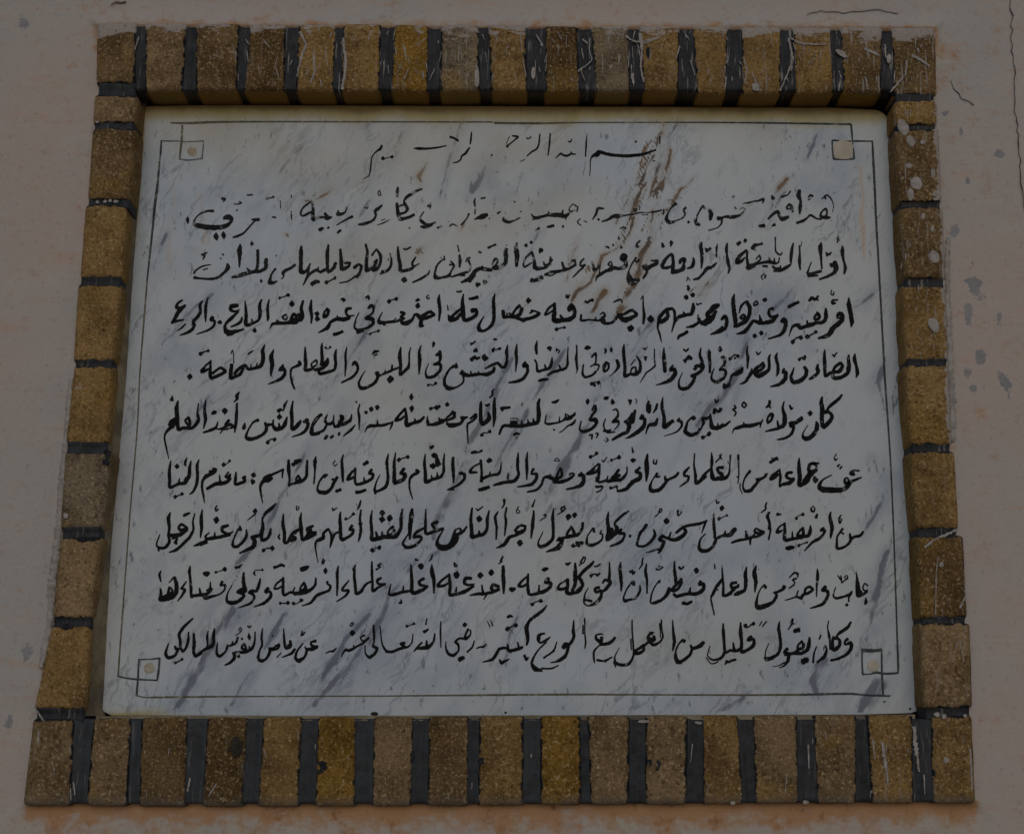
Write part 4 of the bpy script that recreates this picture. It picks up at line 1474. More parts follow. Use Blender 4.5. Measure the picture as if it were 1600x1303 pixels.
1245,35:10 1200,90:24 1120,150:24 1070,190:24 1040,260:34 1050,330:30 1055,380:26 1040,435:14
1005,450:20 960,470:26 870,490:26 840,460:20 770,470:24 740,520:24 700,575:24 600,603:8
950,400:10 965,460:20
850,420:12 860,480:24
880,500:24
850,155:20 875,140:26 905,150:10
850,270:36 900,240:20 935,235:34
1020,530:20 1040,580:24 1060,550:8
770,575:10 790,610:28 830,590:20 870,570:8
650,190:6 675,250:8
680,180:6 705,240:10
640,420:10 610,450:16 580,450:14 540,465:10
520,385:8 500,450:14 445,503:14
460,270:20 430,330:16 430,370:26 480,330:14 480,280:12
430,370:20 370,365:16 330,400:20 360,430:20 360,490:14 310,535:26 260,520:24 235,460:14 235,395:6
d425,230:36
365,580:36 415,555:32
185,195:8 180,300:12 185,455:8
45,165:10 33,230:10
10,300:22 35,285:14 60,270:10
125,320:10 115,400:14 60,460:20 0,465:20
45,390:10 50,450:14
@450,950
1528,130:7 1525,240:14 1530,395:7
1390,105:8 1380,165:8
1360,240:24 1385,225:14 1405,210:12
1468,250:10 1455,330:20 1410,380:24 1330,400:26 1290,400:20 1255,435:6
1385,320:10 1385,390:22
1340,340:14 1290,390:16
1190,180:24 1220,170:16 1260,155:24
1250,255:8 1240,340:12 1200,385:16 1130,400:22 1040,435:22 980,430:26
1170,345:20 1125,355:20 1160,380:24 1170,395:22
980,430:22 940,350:12 920,180:8
855,165:14 860,260:20 860,340:14 850,380:20 890,400:26 870,450:24 815,490:26 775,450:12 770,370:8
770,270:14 725,290:14 750,330:14 810,290:10
810,295:14 750,350:18 700,375:16 620,420:24 570,420:20 530,485:8
655,365:8 660,400:16
575,400:8 610,430:18
d645,247:44
645,140:10 620,170:8 635,180:8 655,155:10 645,140:8
485,395:8 450,430:18 420,430:12 378,450:10
280,325:24 230,340:16 240,375:24 300,385:20
295,390:20 230,410:30 175,400:14 170,380:10
190,410:24 170,480:20 110,525:34 75,500:24 90,430:16 150,350:12
130,265:20 150,265:14 170,235:10
145,230:14 135,260:10
70,405:20 30,450:14 0,465:14
0,380:30 20,360:20 15,320:10
@240,950
1410,410:16 1380,450:20 1285,490:8
1370,320:10 1370,380:26 1320,395:24 1305,300:18 1300,200:8
1275,445:10 1230,493:12
d1190,275:14
1260,360:20 1220,380:16 1180,420:14 1240,400:20 1260,370:14
1210,405:24 1150,400:16
1155,390:12 1160,440:24 1120,510:20 1070,525:30 1045,500:24 1060,420:16 1085,370:16 1080,290:20 1090,200:10
1015,235:10 1010,330:16 985,400:24 920,435:26 850,440:24 790,450:20
955,375:8 960,420:20
900,350:14 880,400:20 925,410:20 905,350:14
800,440:30 810,490:26 770,540:24 710,570:10
850,480:30
950,250:5 955,285:30 960,320:6
d885,305:20
940,175:12 955,190:14 975,175:12
870,190:10 850,220:8 875,230:10 880,200:8
870,240:8 820,272:8
845,290:20 820,350:18 770,370:20 735,370:20
790,330:10 790,365:20
740,370:24 720,430:16 660,480:24 630,440:20 640,340:7
635,470:20 660,490:10
610,200:10 600,270:26 595,360:26 550,395:28 530,400:20
545,225:8 535,290:20 540,360:14 530,400:18
530,400:20 470,440:22 420,480:26 400,440:24 405,340:26 400,250:16
480,440:30 440,470:26
350,235:10 345,330:22 320,400:18 290,430:24 270,390:20 265,320:24 255,260:24 300,190:24 350,140:18 395,100:12
280,410:14 220,400:20 215,375:14
215,400:20 240,420:24 215,470:20 150,495:30 120,450:24 150,350:8
220,545:26 250,530:24 285,510:24
"""

# ------------------------------------------------------------------ stroke ribbons (pen and brush marks lying on a surface)
def parse(txt, sc):
    """'@x,y' sets a window origin; a line 'x,y:w x,y:w ...' is one stroke; 'dx,y:r' tokens are diamond dots"""
    out = []; ox = oy = 0
    for ln in txt.strip().splitlines():
        ln = ln.strip()
        if not ln: continue
        if ln[0] == '@': ox, oy = map(float, ln[1:].split(',')); continue
        if ln[0] == 'd':
            for tk in ln.split():
                a, b = tk[1:].split(':'); x, y = a.split(',')
                out.append(('d', ox+float(x)/sc, oy+float(y)/sc, float(b)/sc))
            continue
        pts = []
        for tk in ln.split():
            a, b = tk.split(':'); x, y = a.split(',')
            pts.append((ox+float(x)/sc, oy+float(y)/sc, float(b)/sc))
        out.append(('s', pts) if len(pts) > 1 else ('d', *pts[0]))
    return out

def dot_pair(p):
    """two nib dots written with a linking flick: returns dabs and a thin link, or None"""
    if not 3 <= len(p) <= 4: return None
    L = math.hypot(p[0][0]-p[-1][0], p[0][1]-p[-1][1])
    if not 5 < L < 15.5 or min(p[0][2], p[-1][2]) < 3.0: return None
    if max(q[2] for q in p[1:-1]) > min(p[0][2], p[-1][2])*1.02: return None
    if max(p[0][2], p[-1][2]) > 6.6 or abs(p[0][0]-p[-1][0]) < abs(p[0][1]-p[-1][1]): return None
    tot = sum(math.hypot(a[0]-b[0], a[1]-b[1]) for a, b in zip(p[:-1], p[1:]))
    return None if tot > L*1.45 else [('d', *p[0]), ('d', *p[-1]), ('s', [(q[0], q[1], q[2]*.42) for q in p])]

def catmull(p, step=2.2):
    if len(p) == 1: return p*1
    P = [tuple(2*a-b for a, b in zip(p[0], p[1]))] + list(p) + [tuple(2*a-b for a, b in zip(p[-1], p[-2]))]
    out = []
    for i in range(1, len(P)-2):
        a, b, c, d = P[i-1], P[i], P[i+1], P[i+2]
        # centripetal-like damping: corners stay where the pen turned
        n = max(2, int(math.hypot(c[0]-b[0], c[1]-b[1])/step))
        for k in range(n):
            t = k/n; t2 = t*t; t3 = t2*t
            q = []
            for j in range(3):
                m0 = (c[j]-a[j])*.40; m1 = (d[j]-b[j])*.40
                if j < 2:
                    L = math.hypot(c[0]-b[0], c[1]-b[1])
                    l0 = math.hypot(c[0]-a[0], c[1]-a[1])*.40; l1 = math.hypot(d[0]-b[0], d[1]-b[1])*.40
                    if l0 > L: m0 *= L/l0
                    if l1 > L: m1 *= L/l1
                q.append((2*t3-3*t2+1)*b[j] + (t3-2*t2+t)*m0 + (-2*t3+3*t2)*c[j] + (t3-t2)*m1)
            out.append(tuple(q))
    out.append(tuple(p[-1])); return out

lift = [0]
def ribbon(V, F, pts, Y, h=.0005, seed=0, jit=.16, step=2.2, slope=.5, wmul=1.0, cap=.55):
    """adds one brush stroke (pixel-space centre line, width in px) as a low raised ribbon on plane y = Y"""
    lift[0] = (lift[0]+1) % 17
    hh = h + lift[0]*.000012
    s = catmull(pts, step)
    # rounded ends
    (x0, y0, w0), (x1, y1, w1) = s[0], s[1]
    d = math.hypot(x1-x0, y1-y0) or 1; e = w0*cap*.5
    s = [(x0-(x1-x0)/d*e, y0-(y1-y0)/d*e, w0*.35)] + s
    (x0, y0, w0), (x1, y1, w1) = s[-1], s[-2]
    d = math.hypot(x1-x0, y1-y0) or 1; e = w0*cap*.5
    s = s + [(x0-(x1-x0)/d*e, y0-(y1-y0)/d*e, w0*.35)]
    base = len(V); n = len(s)
    for i, (x, y, wd) in enumerate(s):
        a = s[max(0, i-1)]; b = s[min(n-1, i+1)]
        tx, ty = b[0]-a[0], b[1]-a[1]; L = math.hypot(tx, ty) or 1
        nx, ny = -ty/L, tx/L
        wd = max(wd, .35)*wmul
        j1 = 1 + jit*mn.noise(Vector((x*.55, y*.55, seed))); j2 = 1 + jit*mn.noise(Vector((x*.55, y*.55, seed+7.7)))
        a_ = wd*.5*j1; b_ = wd*.5*j2; sl = slope
        V.append(at(x+nx*(a_+sl), y+ny*(a_+sl), Y)); V.append(at(x+nx*a_, y+ny*a_, Y-hh))
        V.append(at(x-nx*b_, y-ny*b_, Y-hh)); V.append(at(x-nx*(b_+sl), y-ny*(b_+sl), Y))
    for i in range(n-1):
        o = base+i*4
        for k in range(3): F.append((o+k, o+k+1, o+k+5, o+k+4))
    F.append((base, base+3, base+2, base+1)); o = base+(n-1)*4; F.append((o, o+1, o+2, o+3))

def dab(V, F, x, y, rx, ry, Y, h=.0005, rot=0.0, k=10, jit=.15, seed=0, power=1.0):
    """adds a flat blob with a low bevelled rim"""
    lift[0] = (lift[0]+1) % 17
    hh = h + lift[0]*.000012; base = len(V); ca, sa = math.cos(rot), math.sin(rot)
    for ring in (1.0, .86):
        for i in range(k):
            a = 2*math.pi*i/k
            q = (abs(math.cos(a))**power + abs(math.sin(a))**power)**(-1/power) if power != 1.0 else 1/(abs(math.cos(a))+abs(math.sin(a)))
            r = q*(1+jit*mn.noise(Vector((math.cos(a)*1.7+x, math.sin(a)*1.7+y, seed))))
            px, py = rx*r*math.cos(a)*ring, ry*r*math.sin(a)*ring
            V.append(at(x+px*ca-py*sa, y+px*sa+py*ca, Y if ring == 1.0 else Y-hh))
    for i in range(k):
        j = (i+1) % k; F.append((base+i, base+j, base+k+j, base+k+i))
    F.append(tuple(base+k+i for i in range(k)))

# ------------------------------------------------------------------ the plastered wall (with the niche cut out)
TL, TR, BR_, BL = at(148, 38, FACE), at(1463, 44, FACE), at(1524, 1256, FACE), at(38, 1258, FACE)
def frame_dist(x, z):
    """signed distance outside the brick frame's outline (metres) and which side is nearest"""
    dl = (TL.x + (BL.x-TL.x)*(TL.z-z)/(TL.z-BL.z)) - x
    dr = x - (TR.x + (BR_.x-TR.x)*(TR.z-z)/(TR.z-BR_.z))
    dt = z - (TL.z + (TR.z-TL.z)*(x-TL.x)/(TR.x-TL.x)); db = (BL.z + (BR_.z-BL.z)*(x-BL.x)/(BR_.x-BL.x)) - z
    ds = (dl, dr, dt, db); k = max(range(4), key=lambda i: ds[i])
    ox = max(dl, dr, 0); oz = max(dt, db, 0)
    d = math.hypot(ox, oz) if (ox > 0 or oz > 0) else ds[k]
    return d, k, ds

PEELS = ((1492,362,6,8,.2), (1524,448,10,17,-.3), (1512,492,5,14,0), (1561,500,5,12,.1), (1531,557,7,10,.3), (1511,584,7,9,0), (1519,606,9,6,.9), (1570,600,8,16,-.3),
          (1502,207,3.5,8,.1), (1560,241,7,6,0), (1473,179,6,5,0), (1523,180,4,4,0), (38,36,7,8,.2), (40,1022,8,11,-.4), (14,1130,5,8,0), (1512,283,2.5,6,0), (1519,415,2.5,10,.1))
def wall():
    xs = list(np.arange(-1.05, 1.051, .0048)); zs = list(np.arange(Z0-.26, Z0+1.50, .0048))
    xs = [-6, -3.5, -2, -1.4] + xs + [1.4, 2, 3.5, 6]; zs = [-.3, .5, .9] + zs + [Z0+1.8, Z0+2.3, 5.5]
    V, F, rust = [], [], []; nx = len(xs)
    pk = [(at(u, v, WALL), rx*.00093*1.15, rz*.00093*1.15, ro) for u, v, rx, rz, ro in PEELS]
    for z in zs:
        for x in xs:
            d, k, ds = frame_dist(x, z)
            n = mn.noise(Vector((x*3, z*3, 1))); n2 = mn.noise(Vector((x*17, z*17, 4)))
            y = WALL + .0016*n + .0010*n2
            dl, dr, dt, db = ds
            fade = math.exp(-max(d, 0)/.016)
            if k == 2: y -= (.0135+.0015*n2)*math.exp(-(max(d, 0)/.020)**2 - (min(d, 0)/.0025)**2)        # plaster dragged up against the head
            elif k == 0: y -= (.006+.004*n2)*fade
            elif k == 1: y -= (.009+.003*n2)*fade
            V.append((x, y, z))
            r = 0
            side = math.exp(-(max(dl, dr, 0)/.012)**1.3)
            if db > -.03: r = max(r, 1.0*math.exp(-max(db, 0)/.032)*side*(1 if db > 0 or max(dl, dr) < 0 else math.exp(db/.006)))
            if dt > -.05: r = max(r, .48*math.exp(-max(dt, 0)/.016)*side)
            if dr > -.02: r = max(r, .24*math.exp(-max(dr, 0)/.02)*(.25+.75/(1+math.exp(-(z-Z0-.95)/.05)))*math.exp(-max(dt, 0)/.01)*math.exp(-max(db, 0)/.01))
            r = max(r, .55*math.exp(-((dr-.012)/.030)**2-((z-Z0-1.178)/.012)**2))
            rust.append(r)
    A = np.array(V); peel = np.zeros(len(A))
    for p, rx, rz, ro in pk:
        dx, dz = A[:, 0]-p.x, A[:, 2]-p.z; c_, s_ = math.cos(ro), math.sin(ro)
        q = ((dx*c_-dz*s_)/rx)**2 + ((dx*s_+dz*c_)/rz)**2
        peel = np.maximum(peel, np.clip(1.1*np.exp(-q*.7), 0, 1))
    for j in range(len(zs)-1):
        for i in range(nx-1):
            x, z = (xs[i]+xs[i+1])/2, (zs[j]+zs[j+1])/2
            if frame_dist(x, z)[0] < -.022: continue
            a = j*nx+i; F.append((a, a+1, a+nx+1, a+nx))
    return build('plaster_wall', V, F, PLASTER, None, True, {'rust': rust, 'peel': peel}, kind='structure')
wall_o = wall()

def wall_mark(name, strokes, mat, h=.0007, jit=.5, slope=.3, Y=WALL-.0022):
    V, F = [], []
    for i, s in enumerate(strokes):
        if s[0] == 'd': dab(V, F, s[1], s[2], s[3], s[4], Y, h, rot=s[5] if len(s) > 5 else 0, k=16, jit=.55, seed=i, power=1.8)
        else: ribbon(V, F, s[1], Y, h, seed=i, jit=jit, step=3, slope=slope)
    return build(name, V, F, mat, wall_o)
def crk(*a):
    q = [(a[i], a[i+1], a[i+2]) for i in range(0, len(a), 3)]; rr = random.Random(int(a[0]*7+a[1])); out = []
    for p, n in zip(q[:-1], q[1:]):
        L = math.hypot(n[0]-p[0], n[1]-p[1]); m = max(1, int(L/7))
        for k in range(m):
            f = k/m; out.append((p[0]+(n[0]-p[0])*f+rr.gauss(0, 1.3), p[1]+(n[1]-p[1])*f+rr.gauss(0, 1.0), (p[2]+(n[2]-p[2])*f)*rr.choice((.1, .3, .5, .75))))
    out.append(q[-1]); return ('s', out)
def pl(*a): return ('s', [(a[i], a[i+1], a[i+2]) for i in range(0, len(a), 3)])
wall_mark('crack', [crk(1578,-8,1.6, 1580,40,1.2, 1583,88,1.8, 1587,122,1.4, 1586,160,1.1, 1588,190,1.8, 1593,225,1.5, 1592,250,1, 1597,290,1.6, 1602,330,1.2)], CRACK)
wall_mark('crack', [crk(143,60,1, 144,130,1.3, 138,195,1.3, 139,222,1, 127,241,1.2, 126,262,1, 130,280,1.3, 128,300,.8)], CRACK)
wall_mark('crack', [crk(1262,22,.4, 1290,17,.8, 1318,20,.6, 1345,18,.9, 1372,16,.9, 1402,22,.6)], CRACK)
wall_mark('crack', [crk(1487,127,1.2, 1491,139,1.0, 1504,155,1.3, 1521,164,1.4)], CRACK)
wall_mark('crack', [crk(110,570,1.2, 105,590,1.4, 103,640,1.0)], CRACK)
wall_mark('crack', [crk(174,8,1.5, 182,3,2.4, 190,5,2.8, 196,3,2)], CRACK)
def band(seq, seed, mat=PLASTER, y0=WALL-.004, name='plaster_lip'):
    V, F = [], []
    ribbon(V, F, seq, y0, .0075, seed=seed, jit=.9, step=3, slope=1.2)
    return build(name, V, F, mat, wall_o, True)
band([(111,592,6), (108,640,9), (104,690,9), (98,745,11), (95,800,12), (91,828,9), (87,862,11), (82,915,13), (79,962,10), (73,1000,10), (64,1042,6)], 3, WHITE)
band([(1481,372,5), (1480,430,6), (1482,500,8), (1485,560,9), (1488,625,10), (1488,688,8)], 9, WHITE)

# the ground in front of the wall (unseen, below the picture), added pale to bounce light up under the head course
build('ground', [(-30,-30,-.05), (30,-30,-.05), (30,.3,-.05), (-30,.3,-.05)], [(0,1,2,3)], mat_flat('pale_bounce_ground', (.30,.28,.25), (.38,.35,.31), 3), None, kind='structure')

# ------------------------------------------------------------------ the brick frame
base_pt = at(780, 1256, FACE)
frame = empty('brick_frame', (base_pt.x, 0, Z0-.002), label='yellow sandy brick frame with black painted joints around the marble plaque', category='brick frame')
rng = random.Random(7)
def brick(q, side, colr, seed, wash=0.0, streak=0.0, label=None):
    """q: photograph pixels of the face's TL, TR, BR, BL corner"""
    P = [at(u, v, FACE) for u, v in q]
    wid = ((P[1]-P[0]).length + (P[2]-P[3]).length)/2; hei = ((P[3]-P[0]).length + (P[2]-P[1]).length)/2
    nx, ny = max(8, int(wid/.0055)), max(8, int(hei/.0055))
    pro = rng.uniform(-.0016, .0010); tx, tz = rng.uniform(-.0012, .0012), rng.uniform(-.0012, .0012)
    V, F, E, Wa, St, Ft, Rv = [], [], [], [], [], [], []
    def put(i, j, yb=None):
        s, t = i/nx, j/ny
        p = P[0]*(1-s)*(1-t) + P[1]*s*(1-t) + P[2]*s*t + P[3]*(1-s)*t
        return p
    cen = (P[0]+P[1]+P[2]+P[3])/4
    def edge_of(i, j):
        dx = min(i, nx-i)/nx*wid; dz = min(j, ny-j)/ny*hei
        return dx, dz
    for j in range(ny+1):
        for i in range(nx+1):
            p = put(i, j).copy(); dx, dz = edge_of(i, j); r = .0042
            k = mn.noise(Vector((p.x*60, p.z*60, seed))); k2 = mn.noise(Vector((p.x*140, p.z*140, seed+3)))
            y = pro + tx*(i/nx-.5) + tz*(j/ny-.5) + .0007*k + .00045*k2
            ex = max(0, 1-dx/r); ez = max(0, 1-dz/r); y += .0030*min(1, (ex*ex+ez*ez))
            if dx == 0 or dz == 0:
                n = mn.noise(Vector((p.x*30, p.z*30, seed+9)))
                v = (cen-p); v.y = 0; v.normalize(); p += v*(-.0002+.0007*n+.0005*k2)
                if dx == 0 and dz == 0: p += v*.0018; y += .001
            # joint side distance: only the sides that meet a joint
            V.append((p.x, y, p.z))
            if side in 'TB': e = dx
            else: e = dz+.0009
            if side == 'T' and seed in (0, 16) : e = min(dx if (seed == 0) == (i > nx/2) else 1, (ny-j)/ny*hei)
            elif side == 'B' and seed in (100, 116): e = min(dx if (seed == 100) == (i > nx/2) else 1, j/ny*hei)
            E.append(e)
            tt = j/ny*hei
            Wa.append(max(0, 1-tt/.032)*wash if side == 'T' else wash*max(0, 1-((nx-i)/nx*wid)/.012) if side == 'R' else 0)
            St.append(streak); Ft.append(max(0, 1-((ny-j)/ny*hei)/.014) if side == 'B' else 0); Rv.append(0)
    for j in range(ny):
        for i in range(nx):
            a = j*(nx+1)+i; F.append((a, a+nx+1, a+nx+2, a+1))
    # the sides going back into the wall
    loop = [(i, 0) for i in range(nx)] + [(nx, j) for j in range(ny)] + [(i, ny) for i in range(nx, 0, -1)] + [(0, j) for j in range(ny, 0, -1)]
    prev = [j*(nx+1)+i for i, j in loop]
    for dep in (.010, .028, .050, .078):
        cur = []
        for (i, j) in loop:
            p = Vector(V[j*(nx+1)+i]); kk = mn.noise(Vector((p.x*60, dep*60, p.z*60)))
            v = (cen-p); v.y = 0; v.normalize(); p = p + v*(-.0014+.0010*kk)
            V.append((p.x, dep, p.z)); cur.append(len(V)-1)
            E.append(1 if not (side in 'TB') else (min(i, nx-i)/nx*wid if 0 < i < nx else 0)); Wa.append(0); St.append(0); Ft.append(0)
            inner = (side == 'T' and j == ny)
            Rv.append(1.0 if inner else (.25 if (side == 'L' and i == nx) or (side == 'R' and i == 0) else 0))
        n = len(loop)
        for k in range(n):
            l = (k+1) % n; F.append((prev[k], prev[l], cur[l], cur[k]))
        prev = cur
    F.append(tuple(prev))
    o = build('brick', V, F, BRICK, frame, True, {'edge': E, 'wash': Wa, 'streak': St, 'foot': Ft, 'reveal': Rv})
    o.color = (*colr, 1.0)
    if label: o['label'] = label
    return o

OC = {'y': (.345, .210, .078), 'p': (.33, .222, .115), 'd': (.215, .136, .062), 'b': (.165, .098, .038), 'o': (.34, .190, .034), 'g': (.25, .19, .125)}
# joints of the head course: x-left and x-right at the top and at the bottom of the joint
TJ = [(213,227,214,226), (292,305,285,306), (375,390,370,380), (447,466,445,462), (526,536,521,533), (596,615,593,610), (670,689,669,687), (748,762,750,767),
      (821,850,824,851), (904,922,907,931), (982,998,986,1006), (1062,1081,1060,1089), (1139,1158,1135,1159), (1221,1238,1221,1243), (1300,1313,1304,1317), (1379,1392,1379,1397)]
TC = ['d','p','d','b','y','y','o','g','y','b','g','y','y','y','y','d','d']
WS = [1.7,.95,.55,.75,.6,.5,.45,.8,.8,.3,.8,.8,.9,1.0,.8,1.0,1.1]
SK = [.15,0,.1,.25,.7,.3,.3,.8,.2,.45,1.0,.2,.25,.7,.6,1.0,.9]
topy = lambda x: 36 + (x-148)*.0055 + 3*mn.noise(Vector((x*.013, 0, 2)))
boty = lambda x: 141 + 1.5*mn.noise(Vector((x*.011, 3, 2))) + (6 if x > 1390 else 0)*0
for k in range(17):
    xl = (152, 150) if k == 0 else (TJ[k-1][1], TJ[k-1][3]); xr = (1461, 1464) if k == 16 else (TJ[k][0], TJ[k][2])
    yb = 131 if k == 0 else 149 if k == 16 else None
    if k == 0: xr = (213, 211)
    q = [(xl[0], topy(xl[0])), (xr[0], topy(xr[0])), (xr[1], yb or boty(xr[1])+(3 if k > 11 else 0)), (xl[1], yb or boty(xl[1])+(3 if k > 11 else 0))]
    lab = {0: 'corner brick smeared with whitewash along its top', 10: 'brick with broad dry white paint streaks', 16: 'corner brick scratched all over with white paint'}.get(k)
    brick(q, 'T', OC[TC[k]], k, WS[k], SK[k], lab)
BJ = [(116,145,110,135), (206,219,199,216), (295,322,290,314), (388,410,380,402), (474,496,466,491), (557,582,556,580), (647,669,643,667), (733,748,733,746),
      (819,844,818,844), (907,918,908,922), (984,1008,983,1008), (1075,1097,1073,1097), (1154,1176,1163,1180), (1247,1270,1249,1276), (1339,1354,1340,1362), (1427,1454,1429,1457)]
BC = ['p','p','d','b','y','o','p','d','y','o','p','p','y','p','p','y','y']
SB = [.15,.1,.1,.2,0,0,0,0,0,0,0,0,.1,0,.15,.35,.3]
for k in range(17):
    xl = (52, 36) if k == 0 else (BJ[k-1][1], BJ[k-1][3]); xr = (1518, 1524) if k == 16 else (BJ[k][0], BJ[k][2])
    ty = lambda x: 1123 - (x-50)*.0038; by = lambda x: 1257 + 2*math.sin(x*.004) - (x > 1100)*(x-1100)*.006
    q = [(xl[0], ty(xl[0])), (xr[0], ty(xr[0])), (xr[1], by(xr[1])), (xl[1], by(xl[1]))]
    lab = {3: 'dark brick with a round black hole near its right edge', 5: 'brick stained bright ochre'}.get(k)
    brick(q, 'B', [c*.80 for c in OC[BC[k]]], 100+k, 0, SB[k], lab)  # base colours dimmed to paint in the weaker light along the sill
LB = [(148,151,213,190, 145,210), (145,203,211,310, 137,203), (134,323,197,432, 125,189), (122,446,188,562, 114,178), (116,574,177,691, 102,168),
      (102,708,173,824, 94,158), (95,841,157,963, 82,143), (81,978,140,1106, 53,131)]
LC = ['p','d','y','y','y','g','p','y']
for k, (x0, y0, x1, y1, xa, xb) in enumerate(LB):
    brick([(x0, y0-2.5), (x1, y0-1.5), (xb, y1+2.5), (xa, y1+2)], 'L', OC[LC[k]], 200+k, 0, .05)
RB = [(1400,159,1463,194, 1399,1464), (1400,205,1466,314, 1406,1471), (1407,326,1473,434, 1415,1477), (1412,447,1477,561, 1418,1482), (1415,573,1482,693, 1425,1487),
      (1424,708,1491,824, 1433,1498), (1434,839,1505,963, 1440,1511), (1440,976,1515,1104, 1445,1519)]
RC = ['y','d','d','y','y','y','b','p']
for k, (x0, y0, x1, y1, xa, xb) in enumerate(RB):
    brick([(x0, y0-2.5), (x1, y0-2.5), (xb, y1+1.5), (xa, y1+2)], 'R', OC[RC[k]], 300+k, [.6,.9,.9,.7,.9,.1,.2,.1][k], [.6,.8,.5,.5,.1,.15,.4,.3][k])

# mortar: one mesh per side, set just behind the brick faces, with the inner return into the niche
def mortar(a, b, c, d, inner, seed, wash=0.0, pale=0.0):
    """pixel quad TL TR BR BL on the face plane; inner: which edge ('b','t','r','l') returns into the niche"""
    P = [at(u, v, FACE) for u, v in (a, b, c, d)]
    wid = (P[1]-P[0]).length; hei = (P[3]-P[0]).length
    nx, ny = max(4, int(wid/.003)), max(4, int(hei/.003)); vert = inner in 'bt'
    V, F, Rv = [], [], []
    for j in range(ny+1):
        for i in range(nx+1):
            s, t = i/nx, j/ny; p = P[0]*(1-s)*(1-t) + P[1]*s*(1-t) + P[2]*s*t + P[3]*(1-s)*t
            g = s if vert else t; y = .0016 + .0020*math.exp(-((g-.5)/.16)**2) + .0012*mn.noise(Vector((p.x*70, p.z*70, seed))) + .0008*mn.noise(Vector((p.x*220, p.z*220, seed)))
            if i in (0, nx) or j in (0, ny): y += .002
            V.append((p.x, y, p.z)); Rv.append(0)
    for j in range(ny):
        for i in range(nx):
            q = j*(nx+1)+i; F.append((q, q+nx+1, q+nx+2, q+1))
    loop = [(i, 0) for i in range(nx)] + [(nx, j) for j in range(ny)] + [(i, ny) for i in range(nx, 0, -1)] + [(0, j) for j in range(ny, 0, -1)]
    prev = [j*(nx+1)+i for i, j in loop]
    for dep in (.02, .079):
        cur = []
        for k, (i, j) in enumerate(loop):
            p = V[j*(nx+1)+i]; V.append((p[0], dep, p[2])); Rv.append(1 if (inner == 'b' and j == ny) else .3); cur.append(len(V)-1)
        n = len(loop)
        for k in range(n):
            l = (k+1) % n; F.append((prev[k], prev[l], cur[l], cur[k]))
        prev = cur
    build('mortar', V, F, MORTAR, frame, True, {'reveal': Rv, 'wash': [wash]*len(V), 'pale': [pale]*len(V)})
for k, (a, c, d, e) in enumerate(TJ):
    x0 = topy((a+c)/2)+4
    lo = 134 if k == 0 else 141
    mortar((a-4, x0), (c+4, x0), (e+4, boty(e)-1), (d-4, boty(e)-1), 'b', k, [.2,.1,.3,.8,.9,.9,.2,.5,.5,.6,.9,.7,.8,.9,.9,.9][k])
for k, (a, c, d, e) in enumerate(BJ):
    mortar((a-4, 1122.5), (c+4, 1122.5), (e+4, 1255.5-(k > 9)*(k-9)*.5), (d-4, 1255.5-(k > 9)*(k-9)*.5), 't', 20+k, .25 if k > 12 or k < 3 else .03, [1,.8,.9,.7,.6,.8,.5,.3,.8,.2,.3,.2,.3,.4,.2,.6][k])
lend = [(152,131,150,151,213)] + [(LB[i][4], LB[i][3], LB[i+1][0], LB[i+1][1], LB[i][5]) for i in range(7)] + [(54,1106,54,1124,131)]
for k, (xa, ya, xb, yb, xr) in enumerate(lend): mortar((xa+2, ya-4), (xr-1, ya-4), (xr-2, yb+4), (xb+2, yb+4), 'r', 40+k, .3)
rend = [(1399,149,1399,159,1462)] + [(RB[i][4], RB[i][3], RB[i+1][0], RB[i+1][1], RB[i][5]) for i in range(7)] + [(1446,1104,1446,1122,1518)]
for k, (xa, ya, xb, yb, xr) in enumerate(rend): mortar((xa+1, ya-4), (xr-2, ya-4), (xr-2, yb+4), (xb+1, yb+4), 'l', 60+k, .5)
# black hole pressed in one brick of the sill and a few joint-paint spills
V, F = [], []; dab(V, F, 367, 1168, 11, 13, FACE-.0012, .0004, rot=.5, k=18, jit=.7, power=1.9)
build('hole', V, F, DARK, frame)
V, F = [], []
for s in [(505,1195,7,9), (500,1205,5,4), (1016,1190,4,6), (1028,1196,4,8), (168,708,7,6), (166,722,5,7), (135,842,16,4), (105,978,9,6), (752,1190,5,7), (645,1180,4,8), (815,88,7,6), (1013,82,4,9)]:
    dab(V, F, *s, FACE-.0005, .0009, k=14, jit=.9, power=1.9, seed=s[0])
build('paint_spill', V, F, SPILL, frame, kind='stuff')
# whitewash flicks
V, F = [], []; r2 = random.Random(3)
big = [(745,122,4,15,0), (833,115,3.5,10,0), (1181,136,6,7,.2), (1315,84,10,4,.6), (1389,92,4,7,.1), (1411,199,8,13,-.4), (1423,221,6.5,9,-.5), (1442,222,4,4,0), (1432,287,9,11,-.6), (1423,304,5,10,.1),
       (1463,305,7,9,.3), (1420,259,5,4,.5), (1460,402,8,11,-.5), (1459,508,8,12,-.5), (1457,358,3,5,0), (1442,338,3,5,0), (1458,270,4,8,0), (1464,1116,5,4,0), (1475,1119,4,4,.6), (1478,1187,5,5,0), (1471,882,4,4,0),
       (1508,1118,3,3,0), (103,806,4,5,-.5), (152,316,3,2.4,0), (164,315,3,2.4,0), (172,314,3,2.4,0), (181,315,4,2.4,0), (152,191,3,2,0), (144,199,3,3,0), (1145,1254,4,3,0), (1259,1253,5,3,0), (1005,1127,9,2.5,0), (1091,1129,6,2.5,.2)]
for i, (x, y, rx, ry, ro) in enumerate(big): dab(V, F, x, y, rx, ry, FACE-.0016, .0006, rot=ro, k=16, jit=.25, seed=i, power=2.0)
